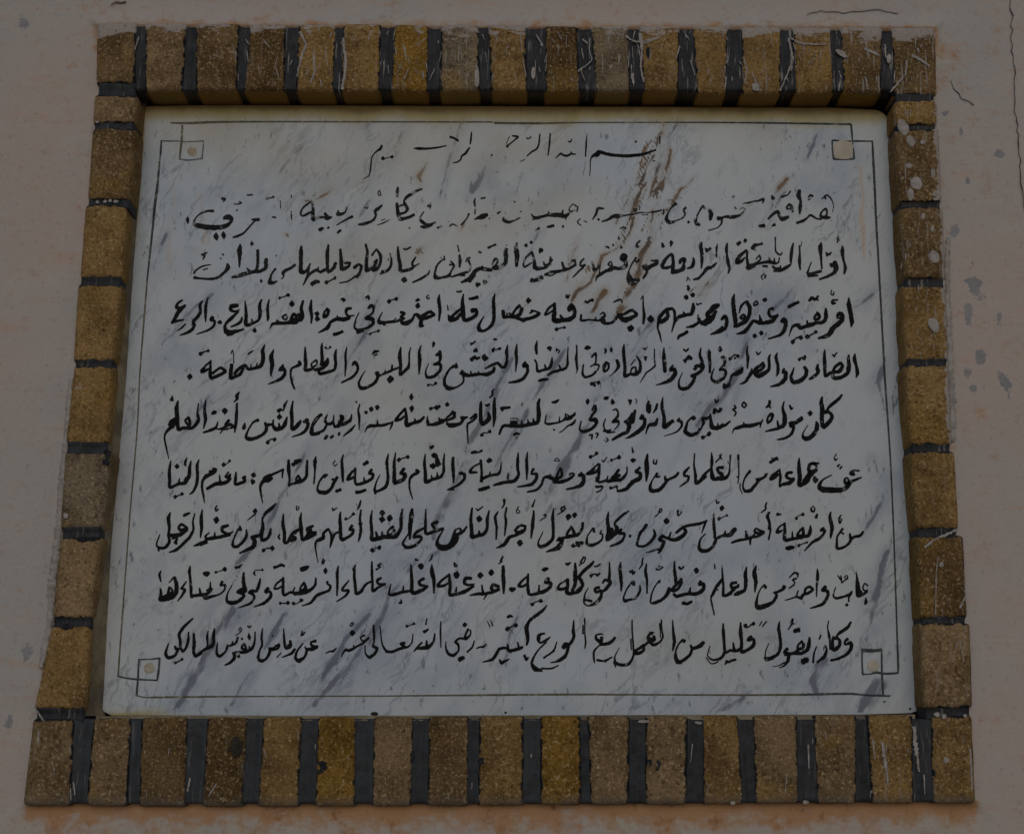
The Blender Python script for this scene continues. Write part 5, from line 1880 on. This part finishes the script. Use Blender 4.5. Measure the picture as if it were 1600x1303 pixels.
streaks = [pl(328,88,2.5, 332,100,2.5, 336,115,1.5), pl(217,58,2.5, 211,78,1.5), pl(386,80,2, 388,98,1.5), pl(434,88,1.5, 428,108,1.2), pl(403,102,1.5, 406,116,1.2), pl(1240,88,3, 1232,112,3, 1219,142,3.5),
           pl(1413,118,3, 1402,132,4, 1391,144,3), pl(1022,60,4, 1000,66,3, 985,62,5, 978,56,4), pl(1030,58,5, 1012,66,4, 1003,68,4), pl(1062,72,3, 1056,95,2, 1054,110,2), pl(1079,95,2, 1086,118,2), pl(922,60,2.5, 921,80,2, 924,95,2, 903,112,3),
           pl(813,55,2.5, 817,90,2, 822,120,2), pl(910,62,3, 918,68,3), pl(838,55,2.5, 848,72,3, 844,70,2), pl(1162,90,3, 1166,110,3, 1163,130,3), pl(1135,120,3, 1132,140,3), pl(1175,115,2.5, 1182,130,4, 1186,142,2),
           pl(1290,70,3, 1250,68,4, 1236,60,3), pl(1350,76,5, 1368,84,5, 1374,88,3), pl(1425,86,5, 1440,95,5, 1452,104,4), pl(1433,76,4, 1436,82,4), pl(1417,95,4, 1415,118,4), pl(1352,120,4, 1356,140,4), pl(1313,128,3, 1310,142,3), pl(1383,70,4, 1384,90,3),
           pl(1232,60,4, 1238,90,4, 1236,112,4, 1240,90,3), pl(1428,1135,8, 1431,1165,8, 1436,1205,4), pl(1378,1158,5, 1383,1190,8, 1388,1228,2), pl(1364,1155,4, 1367,1185,2), pl(1263,1163,4, 1264,1200,2), pl(1444,1210,3, 1445,1240,2),
           pl(1516,1170,4, 1518,1210,4, 1519,1235,3), pl(1082,1162,2, 1079,1190,1.5), pl(1229,1210,1.5, 1227,1240,1.5), pl(115,1222,4, 117,1242,3), pl(110,1230,2, 111,1250,2), pl(297,1215,4, 293,1236,3), pl(338,1224,3, 326,1244,2), pl(84,1198,2, 85,1215,1),
           pl(58,1110,4, 68,1126,3), pl(60,1140,3, 60,1165,4), pl(1508,978,2, 1505,1020,1.5), pl(1500,1000,2, 1507,1040,2), pl(1466,870,2, 1463,895,2, 1462,960,2), pl(1445,855,9, 1462,842,4, 1486,832,6, 1498,824,4), pl(1500,950,5, 1509,930,3), pl(1488,1035,1.5, 1500,990,1),
           pl(665,150-90,2.5, 652,72,2), pl(580,48,3, 575,65,2), pl(1000,52,8, 1003,80,6, 1001,104,5, 1006,128,4), pl(988,115,8, 990,130,6), pl(536,60,5, 540,100,6, 535,140,6), pl(716,80,3, 718,120,2), pl(630,70,3, 635,95,2), pl(468,50,6, 478,70,5, 470,90,4, 464,120,3), pl(490,85,4, 492,110,4, 485,130,3)]
for i, s in enumerate(streaks): ribbon(V, F, s[1], FACE-.0006, .0009, seed=i+.5, jit=1.3, step=2, slope=.2, wmul=.62, cap=.1)
for i in range(190):
    u = r2.random()
    if u < .8:
        x = 300+1160*r2.random()**.75; y = r2.uniform(50, 132); L = r2.uniform(4, 20); a = r2.gauss(0, .22)+(r2.random() < .2)*r2.uniform(-.6, .8)
    elif u < .93: x = r2.uniform(1408, 1465)+(y-200)*.0 ; y = r2.uniform(170, 560); L = r2.uniform(2, 12); a = r2.gauss(0, .1)
    else: x = r2.uniform(60, 1500); y = r2.uniform(1140, 1245); L = r2.uniform(5, 16); a = r2.gauss(0, .15)
    ribbon(V, F, [(x-math.sin(a)*L/2, y-math.cos(a)*L/2, r2.uniform(.6, 1.8)), (x, y, r2.uniform(.8, 2.6)), (x+math.sin(a)*L/2, y+math.cos(a)*L/2, .7)], FACE-.0006, .0008, seed=i+.3, jit=1.3, step=2, slope=.15, wmul=.7, cap=.2)
build('whitewash_splash', V, F, WHITE, frame, kind='stuff')

# ------------------------------------------------------------------ niche back and bedding
V = [at(120,100,BACK), at(1500,100,BACK), at(1560,1160,BACK), at(20,1160,BACK)]
build('niche_back', [tuple(v) for v in V], [(0, 3, 2, 1)], DARK, frame)
def strip(name, L, Rr, Y0, Y1, mat, seed):
    """bumpy strip of cement, and the painted dark gap, between two pixel poly-lines running downwards"""
    V, F = [], []; n = 120; m = 6
    def samp(poly, t):
        t = t*(len(poly)-1); i = min(int(t), len(poly)-2); f = t-i
        return poly[i][0]*(1-f)+poly[i+1][0]*f, poly[i][1]*(1-f)+poly[i+1][1]*f
    for j in range(n+1):
        a, b = samp(L, j/n), samp(Rr, j/n)
        for i in range(m+1):
            s = i/m; ya = Y0(j/n) if callable(Y0) else Y0; Y = ya*(1-s)+Y1*s; p = at(a[0]*(1-s)+b[0]*s, a[1]*(1-s)+b[1]*s, Y)
            V.append((p.x, Y+.0022*mn.noise(Vector((p.x*40, p.z*25, seed))), p.z))
    for j in range(n):
        for i in range(m):
            a = j*(m+1)+i; F.append((a, a+m+1, a+m+2, a+1))
    build(name, V, F, mat, frame, True)
strip('bedding_cement', [(208,150), (204,260), (191,420), (176,600), (169,700), (152,860), (138,1000), (128,1118)],
      [(229,150), (225,260), (212,420), (200,600), (190,700), (176,860), (170,1000), (164,1118)], lambda t: .036-.030*min(1, t*1.7), .0535, FILLET, 5)
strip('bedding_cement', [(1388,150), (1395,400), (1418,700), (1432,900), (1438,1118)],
      [(1420,150), (1425,400), (1445,700), (1455,900), (1460,1118)], .066, .060, DARK, 6)  # open gap right of the slab, its shade painted as a near-black strip

strip('bedding_cement', [(u, 1118.5-(u-150)*.0022) for u in range(150, 1450, 40)], [(u, 1127-(u-150)*.0030) for u in range(150, 1450, 40)], .012, .0022, FILLET, 8)

# ------------------------------------------------------------------ the marble plaque
plq = empty('marble_plaque', (at(800, 1117, MARB).x, MARB, at(800, 1117, MARB).z), label='white marble plaque with grey veins and ten lines of black Arabic writing', category='plaque')
left = [(229,166), (226,175), (221,260), (206,420), (192,600), (183,700), (170,860), (160,1000), (155,1085), (156,1101), (163,1112)]
bot = [(176,1117), (400,1118), (800,1118), (1200,1116.5), (1415,1115.5), (1431,1112), (1436,1103)]
right = [(1436,1085), (1431,900), (1423,720), (1412,560), (1402,400), (1396,300), (1390,206), (1388,191), (1384,181), (1377,175), (1366,171.5)]
top = [(1300,169), (800,166), (400,164)]
poly = left+bot+right+top
PO = [at(u, v, MARB) for u, v in poly]
px_ = np.array([p.x for p in PO]); pz_ = np.array([p.z for p in PO])
def slab():
    # a fine sheet clipped to the outline: row by row spans between left and right edge
    nz, nx = 340, 460
    zmax, zmin = max(pz_), min(pz_)
    def span(z):
        xs = []
        n = len(PO)
        for i in range(n):
            a, b = PO[i], PO[(i+1) % n]
            if (a.z-z)*(b.z-z) < 0 or a.z == z: xs.append(a.x+(b.x-a.x)*(z-a.z)/((b.z-a.z) or 1e-9))
        return min(xs), max(xs)
    V, F = [], []
    for j in range(nz+1):
        z = zmax-1e-5 - (zmax-zmin-2e-5)*j/nz; x0, x1 = span(z)
        for i in range(nx+1):
            V.append([x0+(x1-x0)*i/nx, MARB, z])
    A = np.array(V)
    for j in range(nz):
        for i in range(nx):
            a = j*(nx+1)+i; F.append((a, a+nx+1, a+nx+2, a+1))
    # rim
    loop = [i for i in range(nx)] + [j*(nx+1)+nx for j in range(nz)] + [nz*(nx+1)+i for i in range(nx, 0, -1)] + [j*(nx+1) for j in range(nz, 0, -1)]
    cx, cz = A[:, 0].mean(), A[:, 2].mean(); V = [tuple(v) for v in V]; prev = loop
    for dep, out in ((.0016, .0014), (.004, .0020), (.024, .0020)):
        cur = []
        for k in loop:
            x, y, z = V[k]; dx = 1 if x > cx else -1; 
            ix = k % (nx+1); iz = k//(nx+1)
            ox = out*(1 if ix == nx else -1 if ix == 0 else 0); oz = out*(1 if iz == 0 else -1 if iz == nz else 0)
            V.append((x+ox, MARB+dep, z+oz)); cur.append(len(V)-1)
        n = len(loop)
        for k in range(n):
            l = (k+1) % n; F.append((prev[k], prev[l], cur[l], cur[k]))
        prev = cur
    B = np.array(V); X, Zc = B[:, 0], B[:, 2]
    # masks traced from the photograph: polylines (pixels, width)
    wx = np.array([.0075*mn.noise(Vector((x*16, z*9, 1))) + .0042*mn.noise(Vector((x*48, z*26, 5))) + .0018*mn.noise(Vector((x*150, z*80, 8))) for x, z in zip(X, Zc)])
    # strength breaks up along the fall of the stone
    uu, ww_ = X*math.cos(R(32))-Zc*math.sin(R(32)), X*math.sin(R(32))+Zc*math.cos(R(32))
    brk_ = np.array([mn.noise(Vector((a*70, c*22, 3)))+.6*mn.noise(Vector((a*190, c*60, 6))) for a, c in zip(uu, ww_)])
    def satellites(lines, seed):
        rr = random.Random(seed); out = list(lines)
        for pts in lines:
            for k in range(4):
                o = rr.gauss(0, 15); lo, hi = sorted((rr.uniform(-.15, .7), rr.uniform(.4, 1.25)))
                (xa, ya, _), (xb, yb, _) = pts[1], pts[-1]
                q = [pts[0]*rr.uniform(.45, .9)]
                for j in range(4):
                    f = lo+(hi-lo)*j/3; q.append((xa+(xb-xa)*f+o+rr.gauss(0, 3), ya+(yb-ya)*f+rr.gauss(0, 3), rr.uniform(1.1, 2.6)))
                out.append(tuple(q))
        return out
    def seg_mask(lines, wide=1.0, X=X):
        X = X+wx
        m = np.zeros(len(B))
        for pts in lines:
            st = pts[0]; q = [(at(u, v, MARB), wd*.00093*wide) for u, v, wd in pts[1:]]
            for (a, wa), (b, wb) in zip(q[:-1], q[1:]):
                dx, dz = b.x-a.x, b.z-a.z; L2 = dx*dx+dz*dz
                t = np.clip(((X-a.x)*dx+(Zc-a.z)*dz)/L2, 0, 1)
                d = np.hypot(X-(a.x+t*dx), Zc-(a.z+t*dz)); ww = wa+(wb-wa)*t
                m = np.maximum(m, st*np.exp(-(d/ww)**2))
        return m
    GV = ([(.8, (1276,206,3), (1270,225,5), (1258,248,3)), (.6, (1236,275,2), (1214,305,3), (1205,340,2)), (.55, (1240,440,4), (1225,470,8), (1205,490,4)), (.7, (1380,450,3), (1350,470,5), (1335,480,3)),
        (.7, (1385,560,4), (1370,600,6), (1378,640,4)), (.75, (1062,170,2), (1060,195,3), (1048,215,3)),
        (.8, (1170,530,3), (1150,580,7), (1128,615,9), (1105,640,6), (1085,665,4)), (.6, (945,590,3), (925,640,5), (900,700,6), (880,730,10), (866,765,14), (858,800,8)),
        (.7, (880,545,4), (845,610,5), (800,680,6), (775,730,4)), (.85, (800,560,5), (780,610,8), (760,640,10), (735,690,6)), (.7, (740,700,4), (710,760,7), (690,800,9), (672,840,7)), (.6, (905,700,3), (870,760,10), (850,790,7)),
        (.75, (700,850,4), (650,880,10), (610,930,8), (590,980,10), (560,1020,7), (515,1075,6), (490,1100,6)), (.75, (580,960,4), (540,1000,6), (505,1060,5), (480,1100,4)),
        (.65, (480,700,3), (440,770,6), (410,830,8), (370,880,6)), (.85, (365,950,8), (345,985,12), (320,1030,8), (300,1060,9), (288,1085,8), (275,1110,6)), (.7, (440,960,6), (415,1010,5), (385,1060,5), (360,1100,5)),
        (.5, (330,600,3), (300,660,4), (270,700,3)), (.6, (262,365,3), (250,395,5), (240,420,3)), (.6, (1365,720,4), (1380,780,4), (1350,840,4)), (.7, (1390,860,3), (1375,900,5), (1362,960,7), (1350,1000,6)),
        (.7, (1290,1030,8), (1270,1060,14), (1275,1080,8)), (.7, (1370,1065,16), (1350,1100,12), (1345,1112,8)), (.6, (1165,1090,6), (1130,1110,6)), (.5, (1040,470,3), (1000,520,4), (960,600,4), (930,650,3)), (.45, (1010,150,2), (1000,200,3)),
        (.6, (600,170,2), (580,195,3), (560,210,2)), (.5, (640,180,3), (600,260,6), (570,330,6), (540,380,4)), (.5, (470,230,8), (430,280,10), (400,310,6)), (.6, (760,260,5), (740,300,6), (735,280,4)),
        (.5, (730,170,3), (705,250,4), (690,310,4)), (.45, (850,330,3), (820,420,4), (790,480,4)), (.5, (330,460,5), (300,480,6), (240,560,5)), (.6, (590,470,3), (555,545,4), (520,600,3)), (.5, (820,930,3), (800,985,5), (790,1040,4))])
    grey = np.clip(seg_mask(satellites(GV, 5), .8)*(1+1.1*brk_), 0, 1.2); halo = seg_mask(GV, 3.6)*np.clip(.75+.8*brk_, 0, 1)
    BV = ([(.9, (1040,195,3), (1028,240,6), (1012,265,5), (998,290,3)), (.85, (1032,255,3), (1020,285,4), (1012,310,3)), (1., (1048,235,3), (1040,275,3), (1020,300,3)), (.8, (1035,280,2), (1018,308,2.4)), (.8, (1008,285,3), (993,318,4), (985,342,3), (972,368,2)),
        (.75, (1090,275,2), (1062,300,2.4), (1045,325,2), (1025,338,2)), (.8, (1020,330,3), (1018,355,3), (1022,368,2), (1008,380,2)), (.7, (985,300,3), (970,330,2), (958,350,2)), (.85, (992,340,3), (985,365,3), (975,380,3)),
        (.8, (1018,370,4), (1005,395,6), (998,425,7), (988,450,7), (975,470,6), (968,490,4)), (.7, (978,372,3), (960,390,3), (938,400,3), (925,440,4), (900,458,7), (893,470,5)), (.65, (905,375,3), (890,415,2.4), (882,440,2)), (.75, (945,455,5), (935,470,7), (925,490,4)),
        (.9, (1107,437,3), (1100,452,5), (1092,462,3)), (.9, (656,388,3), (648,395,5)), (.75, (1228,278,2), (1220,295,3)), (.6, (515,295,3), (500,310,4), (480,315,3)), (.55, (455,310,3), (448,330,3)), (.7, (447,366,2.4), (453,370,2)), (.5, (570,275,3), (560,290,3)),
        (.6, (725,350,4), (722,360,3)), (.6, (740,352,3), (736,362,3)), (.6, (665,255,3), (655,275,4), (660,290,3)), (.5, (980,470,6), (975,500,4)), (.4, (830,470,3), (800,500,3))])
    br = np.clip(seg_mask(satellites(BV, 9)[:int(len(BV)*3.4)], .80)*(1.15+1.0*brk_), 0, 1.25); bhalo = np.clip(seg_mask(BV, 2.4)*(.8+.7*brk_), 0, 1)
    cloud = seg_mask([(.55, (300,200,60), (450,230,80), (650,230,70), (850,220,60)), (.4, (1100,210,40), (1200,210,40)), (.45, (500,420,60), (900,330,60)), (.3, (1150,700,60), (1250,800,60)), (.25, (600,600,80), (900,900,60)), (.3, (1150,1000,70), (1000,1010,50))])
    cream = seg_mask([(.75, (1346,262,6), (1348,300,7), (1345,345,9), (1352,385,7), (1350,405,4)), (.6, (1322,385,4), (1330,360,3)), (.55, (275,255,5), (272,320,7), (266,380,8), (268,420,6)), (.5, (290,210,4), (285,260,4)), (.45, (330,370,14), (300,395,8)), (.55, (318,300,5), (320,380,8)), (.45, (1358,700,5), (1362,760,5)), (.35, (1430,1060,5), (1425,1090,5)), (.35, (1125,330,16), (1100,400,10)), (.3, (1290,220,22), (1240,240,22))])
    topz = np.interp(X, [at(229,166,MARB).x, at(1385,172,MARB).x], [at(229,166,MARB).z, at(1385,172,MARB).z])
    d = topz-Zc
    nz_ = np.array([mn.noise(Vector((x*7, 0, 3))) for x in X])
    stain = np.clip(1.25-(d/(.034+.016*nz_)), 0, 1.3)
    stain = stain*np.clip(1.35-(np.maximum(X-.25, 0))*1.1, .4, 1)
    lx = (X - np.interp(Zc, [at(155,1085,MARB).z, at(226,175,MARB).z], [at(155,1085,MARB).x, at(226,175,MARB).x]))
    stain = np.maximum(stain, .75*np.exp(-np.clip(lx, 0, 1)/.008)*(d < .25) )
    bz = Zc-min(pz_); stain = np.maximum(stain, np.exp(-bz/.012)*.9*(X < at(270, 1100, MARB).x)*(X > at(170,1100,MARB).x))
    return build('slab', V, F, MARBLE, plq, True, {'grey': grey, 'brown': br, 'cloud': cloud, 'cream': cream, 'stain': stain, 'halo': halo, 'bhalo': bhalo})
slab()

# border lines and corner squares
LN = [([(266,192.5,1.6), (300,192.6,3.6), (340,191,3.0), (420,190.5,2.0), (770,191,1.8)], 'F'), ([(772,192.5,3), (840,193,3.2), (900,192,1.6), (1060,191.5,1.5)], 'F'), ([(1060,191.5,1.5), (1150,192,2), (1240,193,2.6), (1330,194.6,2.6)], 'L'),
      ([(285,196,3), (283.5,222,3), (280.5,249,2)], 'F'), ([(252,220.5,2), (281,221,1.6)], 'T'), ([(281,221.5,1.4), (293,221.6,2), (304,221.4,1), (318,220.4,2.2)], 'T'), ([(318,221,2), (317,235,1.6), (315.5,249,2.4)], 'T'), ([(281,249,1.6), (291,250.5,2.4), (302,250,1.5), (315,248,2.4)], 'T'),
      ([(252,220,2), (251,240,3), (250,246,1)], 'L'), ([(250,246,2), (246,290,3.6), (242,320,4), (238,362,3), (230,437,2.4)], 'L'), ([(230,437,2.4), (218.6,582,2), (216.5,630,2), (213.6,681,1.8), (203,803,1.8)], 'F'), ([(203,803,1.8), (191,966,2), (187,1020,2), (184.5,1057,2.6)], 'F'),
      ([(184,1056,2), (196,1059,2.4), (215,1061,2.8), (232,1062,2), (246,1062.5,2.6)], 'L'), ([(217,1029,2), (215.5,1060,3), (213.5,1086,3)], 'L'), ([(216.5,1030,2.2), (234,1029.6,1.6), (250,1028,2.8)], 'L'), ([(249.5,1028,2.6), (247.5,1050,3.2), (245.5,1062,2)], 'L'),
      ([(213.5,1086,2), (225,1089,1.6), (250,1089,2.6), (330,1088,2.2), (420,1087.5,1.6), (600,1087,1.8)], 'F'), ([(600,1087,1.6), (760,1085.5,2.6), (900,1084.5,2.8), (1010,1085,2), (1150,1085.5,2.4), (1250,1085,3)], 'F'), ([(1250,1085,3), (1325,1083.5,3.2), (1360,1086,2.8), (1391,1087,2.6)], 'L'),
      ([(1346,1015.5,5.4), (1362,1016.3,5), (1378,1015,5)], 'L'), ([(1347,1015,3), (1347,1035,2.2), (1348,1053,3)], 'L'), ([(1377.6,1015,2.6), (1378,1050,2.8), (1380,1085,2.8)], 'L'), ([(1347,1053,3), (1358,1053,1.4), (1370,1050.5,4), (1380,1052,3.2), (1392,1052,3.4), (1403,1051,3)], 'L'),
      ([(1403,1052,2.2), (1403.5,1040,3.4), (1401.5,985,2.4), (1397.5,860,2.2), (1391.5,722,2.4), (1386,640,2.6), (1382.5,590,3)], 'L'), ([(1382.5,590,3), (1375.5,460,2.8), (1369,345,3), (1366.5,290,3.4), (1364,240,3.4), (1363,220,2)], 'L'),
      ([(1330,194.6,2.4), (1331,208,3), (1332.6,226,1.6)], 'L'), ([(1300.6,219.4,3), (1318,221,1.8), (1333,220.8,2.6), (1363,221,1.8)], 'L'), ([(1300.6,219.4,2.6), (1300.6,233,2), (1302.5,248.5,3)], 'L'), ([(1302,248.7,3), (1318,249.8,1.4), (1335,248,3.4)], 'L'), ([(1333.6,231,1), (1334,240,2.4), (1335,248.4,3)], 'L')]
for i, (p, k) in enumerate(LN):
    V, F = [], []; ribbon(V, F, p, MARB, .0004, seed=i+20, jit=.35, step=3, slope=.25, cap=.2)
    build('border_line', V, F, LINE if k == 'L' else LINETEAL if k == 'T' else LINEFADE, plq)
for (x, y, r, m, pw) in ((300,237,7.5,PUTTYRING,2), (1317.5,234.5,15.5,CREAM,3.2), (233.7,1043.5,8.6,PUTTYRING,2), (1364,1040,9.6,CREAM,2)):
    V, F = [], []; dab(V, F, x, y, r, r, MARB, .0007, k=28, jit=.10, power=pw, seed=x)
    build('putty_plug', V, F, m, plq)
for x, y, a, b in ((585,1115,6,3.5), (1422,1107,2,2), (790,1113,2,2), (1382,1096,2,1.4)):
    V, F = [], []; dab(V, F, x, y, a, b, MARB, .0005, k=12, power=2); build('chip', V, F, DARK, plq)

# ------------------------------------------------------------------ the inscription
def words(strokes, gap=0.4):
    it = []
    for s in strokes:
        if s[0] == 'd': it.append((s[1]-s[3]/2, s[1]+s[3]/2, s))
        else: it.append((min(p[0]-p[2]/2 for p in s[1]), max(p[0]+p[2]/2 for p in s[1]), s))
    it.sort(key=lambda a: a[0]); out = []; cur = []; hi = -1e9
    for a, b, s in it:
        if cur and a > hi+gap: out.append(cur); cur = []; hi = -1e9
        cur.append(s); hi = max(hi, b)
    out.append(cur); return out[::-1]

lines_ = re.split(r'#L\d+\n', INSCR)[1:]
for li, txt in enumerate(lines_):
    st = []
    for s in parse(txt, 6.4): st += (dot_pair(s[1]) or [s]) if s[0] == 's' else [s]
    mat = INKWORN if li in (1, 2) else INK
    ln = empty('inscription_line', (0, 0, 0)); ln.parent = plq
    ws = words(st)
    wm = (1.12, 1.28, 1.34, 1.27, 1.27, 1.27, 1.25, 1.25, 1.25, 1.25)[li]
    for wi, wd in enumerate(ws):
        V, F = [], []
        for si, s in enumerate(wd):
            sd_ = li*31+wi*3+si*.37
            if s[0] == 'd': dab(V, F, s[1], s[2], s[3]*.72, s[3]*.78, MARB, .0005, rot=.12, k=12, jit=.35, seed=sd_, power=1.25)
            else: ribbon(V, F, s[1], MARB, .0005, seed=sd_, jit=.30, step=1.9, slope=.22, wmul=wm)
        build('word', V, F, mat, ln)
